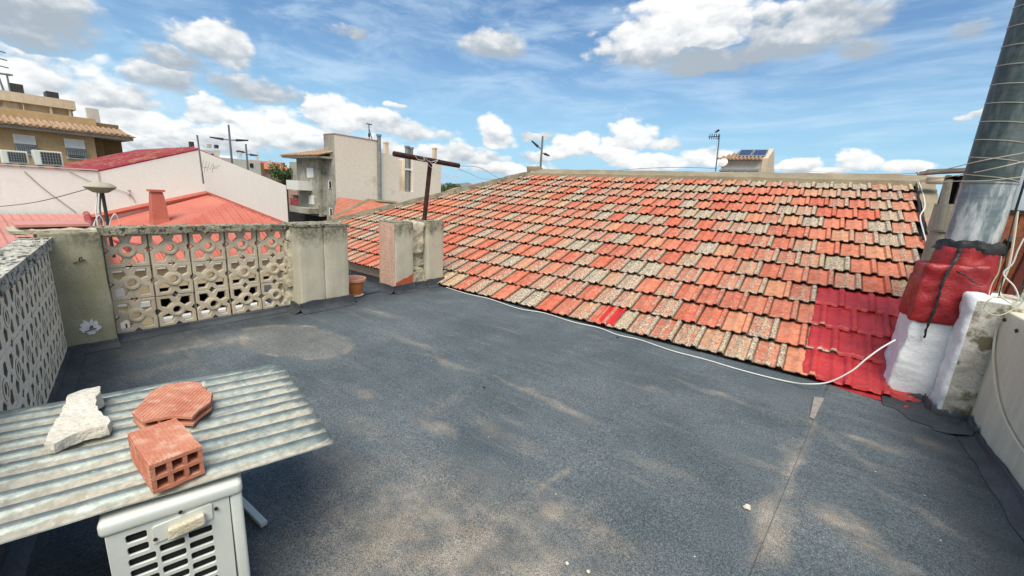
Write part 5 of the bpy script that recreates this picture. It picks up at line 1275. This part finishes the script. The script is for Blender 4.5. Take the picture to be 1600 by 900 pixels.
# small tiled roof before the party wall
sr=thing('small_tiled_roof_house','low house with a plain red tiled gable roof in front of the tan party wall','house',(-19,14,-7))
XS=-17.5
pa=[QX(XS,526,338),QX(XS,575,314),QX(XS,620,318)]
mb=MB(); a_,b_,c_=pa
mb.add([a_,b_,b_+Vector((-4,1.5,0)),a_+Vector((-4,1.5,0))],[(0,1,2,3)]) if False else None
mb.add([(XS,a_.y-.2,a_.z-.1),(XS,b_.y,b_.z),(XS,c_.y+3,b_.z-1.2),(XS-3.0,b_.y+.2,b_.z+.05)],[(0,1,3),(1,2,3)])
EV=Vector((XS+4,c_.y+2.5,b_.z-1.5)); EL=Vector((XS+3,a_.y-1.0,a_.z-.9))
mb.add([b_,a_+Vector((0,-.2,-.1)),EL,EV],[(0,1,2,3)]); mb.add([b_,EV,c_+Vector((0,3,-1.2))],[(0,1,2)])
mb.build('roof_skin',M['plain_red'],sr)
mb=MB()
for k in range(26):
    t=k/25; p_=(a_+Vector((0,-.2,-.1))).lerp(b_,t); q_=EL.lerp(EV,t); mb.tube([p_+Vector((0,0,.02)),q_+Vector((0,0,.02))],.055,5)
mb.build('barrel_tile',M['plain_red'],sr)
MB().tube([a_+Vector((0,-.3,-.1)),b_+Vector((0,0,.03))],.09,6).tube([b_+Vector((0,0,.03)),c_+Vector((0,0,.03))],.09,6).build('verge_mortar',M['mortar_ridge'],sr)
MB().box(XS-3,XS+2.8,a_.y,a_.y+5,-7,a_.z-.9).build('wall',M['cream2'],sr)
# solar house
YS=24.0
so=thing('solar_panel_house','small beige house with dark solar panels on its tiled roof, above the ridge','house',(-3,25,-7))
l_=QY(YS,1127,262); r_=QY(YS,1189,264); zt1=QY(YS,1160,249).z
gr=QY(YS+2.2,1206,232); 
dpt=4.4
MB().box(l_.x,r_.x,YS,YS+dpt,-7,zt1).build('wall',M['cream2'],so)
zrg=QY(YS+1.9,1201,232).z
MB().prism([(r_.x,YS,-7),(r_.x,YS+dpt,-7),(r_.x,YS+dpt,zt1-.3),(r_.x,YS+2.0,zrg),(r_.x,YS-.05,zt1+.05)],(.22,0,0)).build('gable_wall',M['cream'],so)
MB().add([(l_.x-.3,YS-.25,zt1-.03),(r_.x,YS-.25,zt1-.03),(r_.x,YS+2,zrg-.1),(l_.x-.3+.9,YS+2,zrg-.1)],[(0,1,2,3)]).build('roof_slope',M['tan_tile'],so)
mb=MB(); x=l_.x-.3
while x<r_.x-.1:
    f=min(1,(x-l_.x+.42)/1.0); mb.tube([(x+.1,YS-.3,zt1),(x+.1,YS-.3+2.3*f,zt1+(zrg-.06-zt1)*f)],.05,5); x+=.17
mb.build('barrel_tile',M['tan_tile'],so)
MB().add([(l_.x-.3,YS+4.4,zt1-.4),(r_.x,YS+4.4,zt1-.4),(r_.x,YS+2,zrg-.1),(l_.x+.6,YS+2,zrg-.1)],[(3,2,1,0)]).build('roof_slope',M['tan_tile'],so)
def panel(px0,px1,py0,py1,y0_,y1_,name='solar_panel'):
    A0=QY(y0_,px0[0],py0); A1=QY(y0_,px0[1],py0); B0=QY(y1_,px1[0],py1); B1=QY(y1_,px1[1],py1)
    pn_=MB().add([A0,A1,B1,B0,A0+Vector((0,0,-.05)),A1+Vector((0,0,-.05)),B1+Vector((0,0,-.05)),B0+Vector((0,0,-.05))],[(0,1,2,3),(0,4,5,1),(1,5,6,2),(2,6,7,3),(3,7,4,0)]).build(name,M['solar'],so)
    mb=MB()
    for a,b in ((A0,A1),(A1,B1),(B1,B0),(B0,A0)): mb.tube([a,b],.028,4)
    mb.build('panel_frame',M['galv_pipe'],pn_)
panel((1152,1171),(1158,1178),243.5,234.5,YS+.2,YS+1.3); panel((1173,1195),(1180,1200),243.8,234.5,YS+.2,YS+1.3)
for i in range(3): panel((1124+21*i,1143+21*i),(1127+21*i,1145+21*i),266.5,264.5,YS-1.3,YS-.6)
q=QY(YS-.4,1130,254); MB().lathe([(.22,.0),(.21,.03),(.05,.06)],(0,0,0),18).build('satellite_dish',M['frame_white'],so).matrix_basis=Matrix.Translation(q)@Matrix.Rotation(R_(75),4,'X')
an=thing('tv_aerial','tall thin aerial mast with a perched bird shape of elements left of the solar house','aerial',QY(22,1118,266))
an['label']='tall thin television aerial mast beside the solar panel house'
mb=MB().tube([QY(22,1118,268),QY(22,1124.5,210)],.03,6).build('mast',M['greysteel'],an)
mb=MB(); c0=QY(22,1121,213)
mb.tube([QY(22,1107,214),QY(22,1125,213)],.02,5)
for k in range(5): q=QY(22,1109+3.4*k,213.5); mb.tube([q+Vector((0,0,-.12)),q+Vector((0,0,.12))],.018,4)
mb.tube([QY(22,1119,206),QY(22,1124,203)],.05,5).tube([QY(22,1117,207),QY(22,1122,205)],.03,5).tube([QY(22,1121,218),QY(22,1124,214)],.03,5)
mb.build('elements',M['blacksteel'],an)
cable('far_overhead_wire','dark wire running behind the ridge from the aerial to the left',[QY(20,950,268),QY(20,1000,263.5),QY(20,1060,261.5),QY(20,1120,263)],.012,M['greysteel'],'wire')
# street lamps
def lamp(px,ytop,ybase,dist,arms,lab,kind=0):
    d=ray(px,ytop); d=d/np.hypot(d[0],d[1]); T=Vector(CAM+d*dist); Bz=-7
    t_=thing('street_lamp',lab,'street lamp',(T.x,T.y,-7),group='double armed street lamps')
    MB().tube([(T.x,T.y,-7),(T.x,T.y,T.z)],.10,8,r2=.06).build('pole',M['greysteel'],t_,smooth=True)
    right=Vector((RM[0][0],RM[1][0],0)).normalized()
    for sgn,(ap_,ln,tilt) in zip((-1,1),arms):
        p_=Vector((T.x,T.y,T.z-ap_)); q_=p_+right*sgn*ln*.35+Vector((0,0,tilt*.3)); e_=p_+right*sgn*ln+Vector((0,0,tilt))
        MB().tube([p_,q_],.04,6).build('arm',M['greysteel'],t_)
        MB().tube([q_,(q_+e_)/2,e_],.09,6,r2=.05).build('lamp_head',M['blacksteel'],t_)
lamp(357,195,247,34,((.95,1.3,.10),(.95,1.2,.05)),'largest street lamp, its double arms above the white gable')
lamp(384,225,262,36,((.6,.55,.1),(.7,.75,-.05)),'smaller leaning street lamp right of the largest one')
lamp(848,213,262,26,((.75,.65,.45),(.95,.5,-.15)),'street lamp rising behind the corner of the ridge')
# far buildings beyond the gable
def farb(name,lab,X,px0,px1,ptop,mat,wins=(),roofm=None,extra=None,depth=6):
    a_=QX(X,px0,ptop); b_=QX(X,px1,ptop); t_=thing(name,lab,'building',(X-3,(a_.y+b_.y)/2,-7))
    MB().box(X-depth,X,a_.y,b_.y,-7,a_.z).build('wall',mat,t_)
    for (x0_,y0_,x1_,y1_) in wins:
        w=pbox(MB(),X,x0_,y0_,x1_,y1_,0,.04).build('window',M['dark'],t_)
    if roofm:
        MB().prism([(X+.4,a_.y-.3,a_.z),(X-depth,a_.y-.3,a_.z),(X-depth*.45,a_.y-.3,a_.z+1.0)],(0,b_.y-a_.y+.6,0)).build('roof',roofm,t_)
    if extra: extra(t_,X,a_,b_)
    return t_
def roof_bits(spec):
    def f(t_,X,a_,b_):
        for (px0,px1,pt,pb,m) in spec: pbox(MB(),X-1,px0,pt,px1,pb,.5,0).build('rooftop_box',m,t_)
    return f
farb('far_building','pale far block just right of the aerial, partly behind the gable',-48,289,342,231,M['cream2'],((304,238,308,243),(330,240,334,246)),None,roof_bits([(297,304,221,231,M['blacksteel']),(326,331,225,231,M['cornice']),(337,342,226,232,M['blacksteel']),(338,344,234,242,M['cream2'])]))
farb('far_building','long low pale block behind the two street lamps',-46,345,406,246,M['cream2'],((390,255,396,262),),None,roof_bits([(373,379,236,246,M['cream2']),(372,380,235,238,M['blacksteel']),(402,405,240,262,M['cream2'])]))
farb('far_building','dark fronted building between the long pale block and the pink one',-50,406,412,254,M['brickdark'])
farb('far_building','pinkish far house with a brown roof above the green tree',-52,411,452,264,M['pinkfar'],((425,266,432,271),),M['plain_red'],roof_bits([(442,446,254,264,M['brickdark']),(421,424,250,262,M['cream2'])]))
farb('far_building','low far town strip at left between brick block and maroon roof',-70,208,232,265,M['cream2'],(),None,roof_bits([(214,218,261,266,M['frame_white']),(222,232,262,266,M['cream2'])]))
farb('far_building','far cream block seen past the brick block roof',-80,150,300,272,M['cream2'])
# tree right of them and a low grove beyond the party wall
def tree(name,lab,c,rad,h,seed,n=1500,trunk=True):
    t_=thing(name,lab,'tree',(c.x,c.y,-7)); rs=random.Random(seed)
    MB().tube([(c.x,c.y,-7),(c.x+.1,c.y,c.z-.3*h),(c.x,c.y,c.z+.1*h)],.22,7,r2=.05).build('trunk',M['bark'],t_)
    mb=MB()
    for i in range(7): a=rs.uniform(0,6.28); mb.tube([(c.x,c.y,c.z-.4*h),(c.x+.7*rad*math.cos(a),c.y+.7*rad*math.sin(a),c.z+rs.uniform(-.2,.4)*h)],.07,5,r2=.02)
    mb.build('limb',M['bark'],t_)
    mb=MB(); blobs=[(rs.uniform(-.75,.75),rs.uniform(-.75,.75),rs.uniform(-.5,.75),rs.uniform(.25,.5)) for _ in range(16)]
    for i in range(n):
        bx_,by_,bz_,br_=rs.choice(blobs); v=Vector((rs.gauss(0,1),rs.gauss(0,1),rs.gauss(0,1))).normalized()*br_*rs.uniform(.55,1.05)
        p=Vector((c.x+(bx_+v.x)*rad,c.y+(by_+v.y)*rad,c.z+(bz_+v.z)*h*.6)); s_=rs.uniform(.07,.16)*min(1.4,rad/2)
        a=Vector((rs.gauss(0,1),rs.gauss(0,1),rs.gauss(0,1))).normalized()*s_; b=a.cross(Vector((rs.gauss(0,1),rs.gauss(0,1),rs.gauss(0,1)))).normalized()*s_
        mb.add([p-a,p-b*.6,p+a,p+b*.6],[(0,1,2,3)])
    mb.build('crown',M['leaf'],t_)
tree('tree','round green tree left of the cement rendered block',QX(-34,445,277),1.2,1.7,3,2200)
tree('tree','larger dark green tree directly beside the tan tiled wing',QX(-36,457,282),1.2,1.5,5,1800)
tree('tree','low dark grove showing between the tan party wall and the hip',QX(-60,703,297),3.2,2.4,7,2200)
print('objects',len(bpy.data.objects),'tiles',n_obj,'of',len(tl))
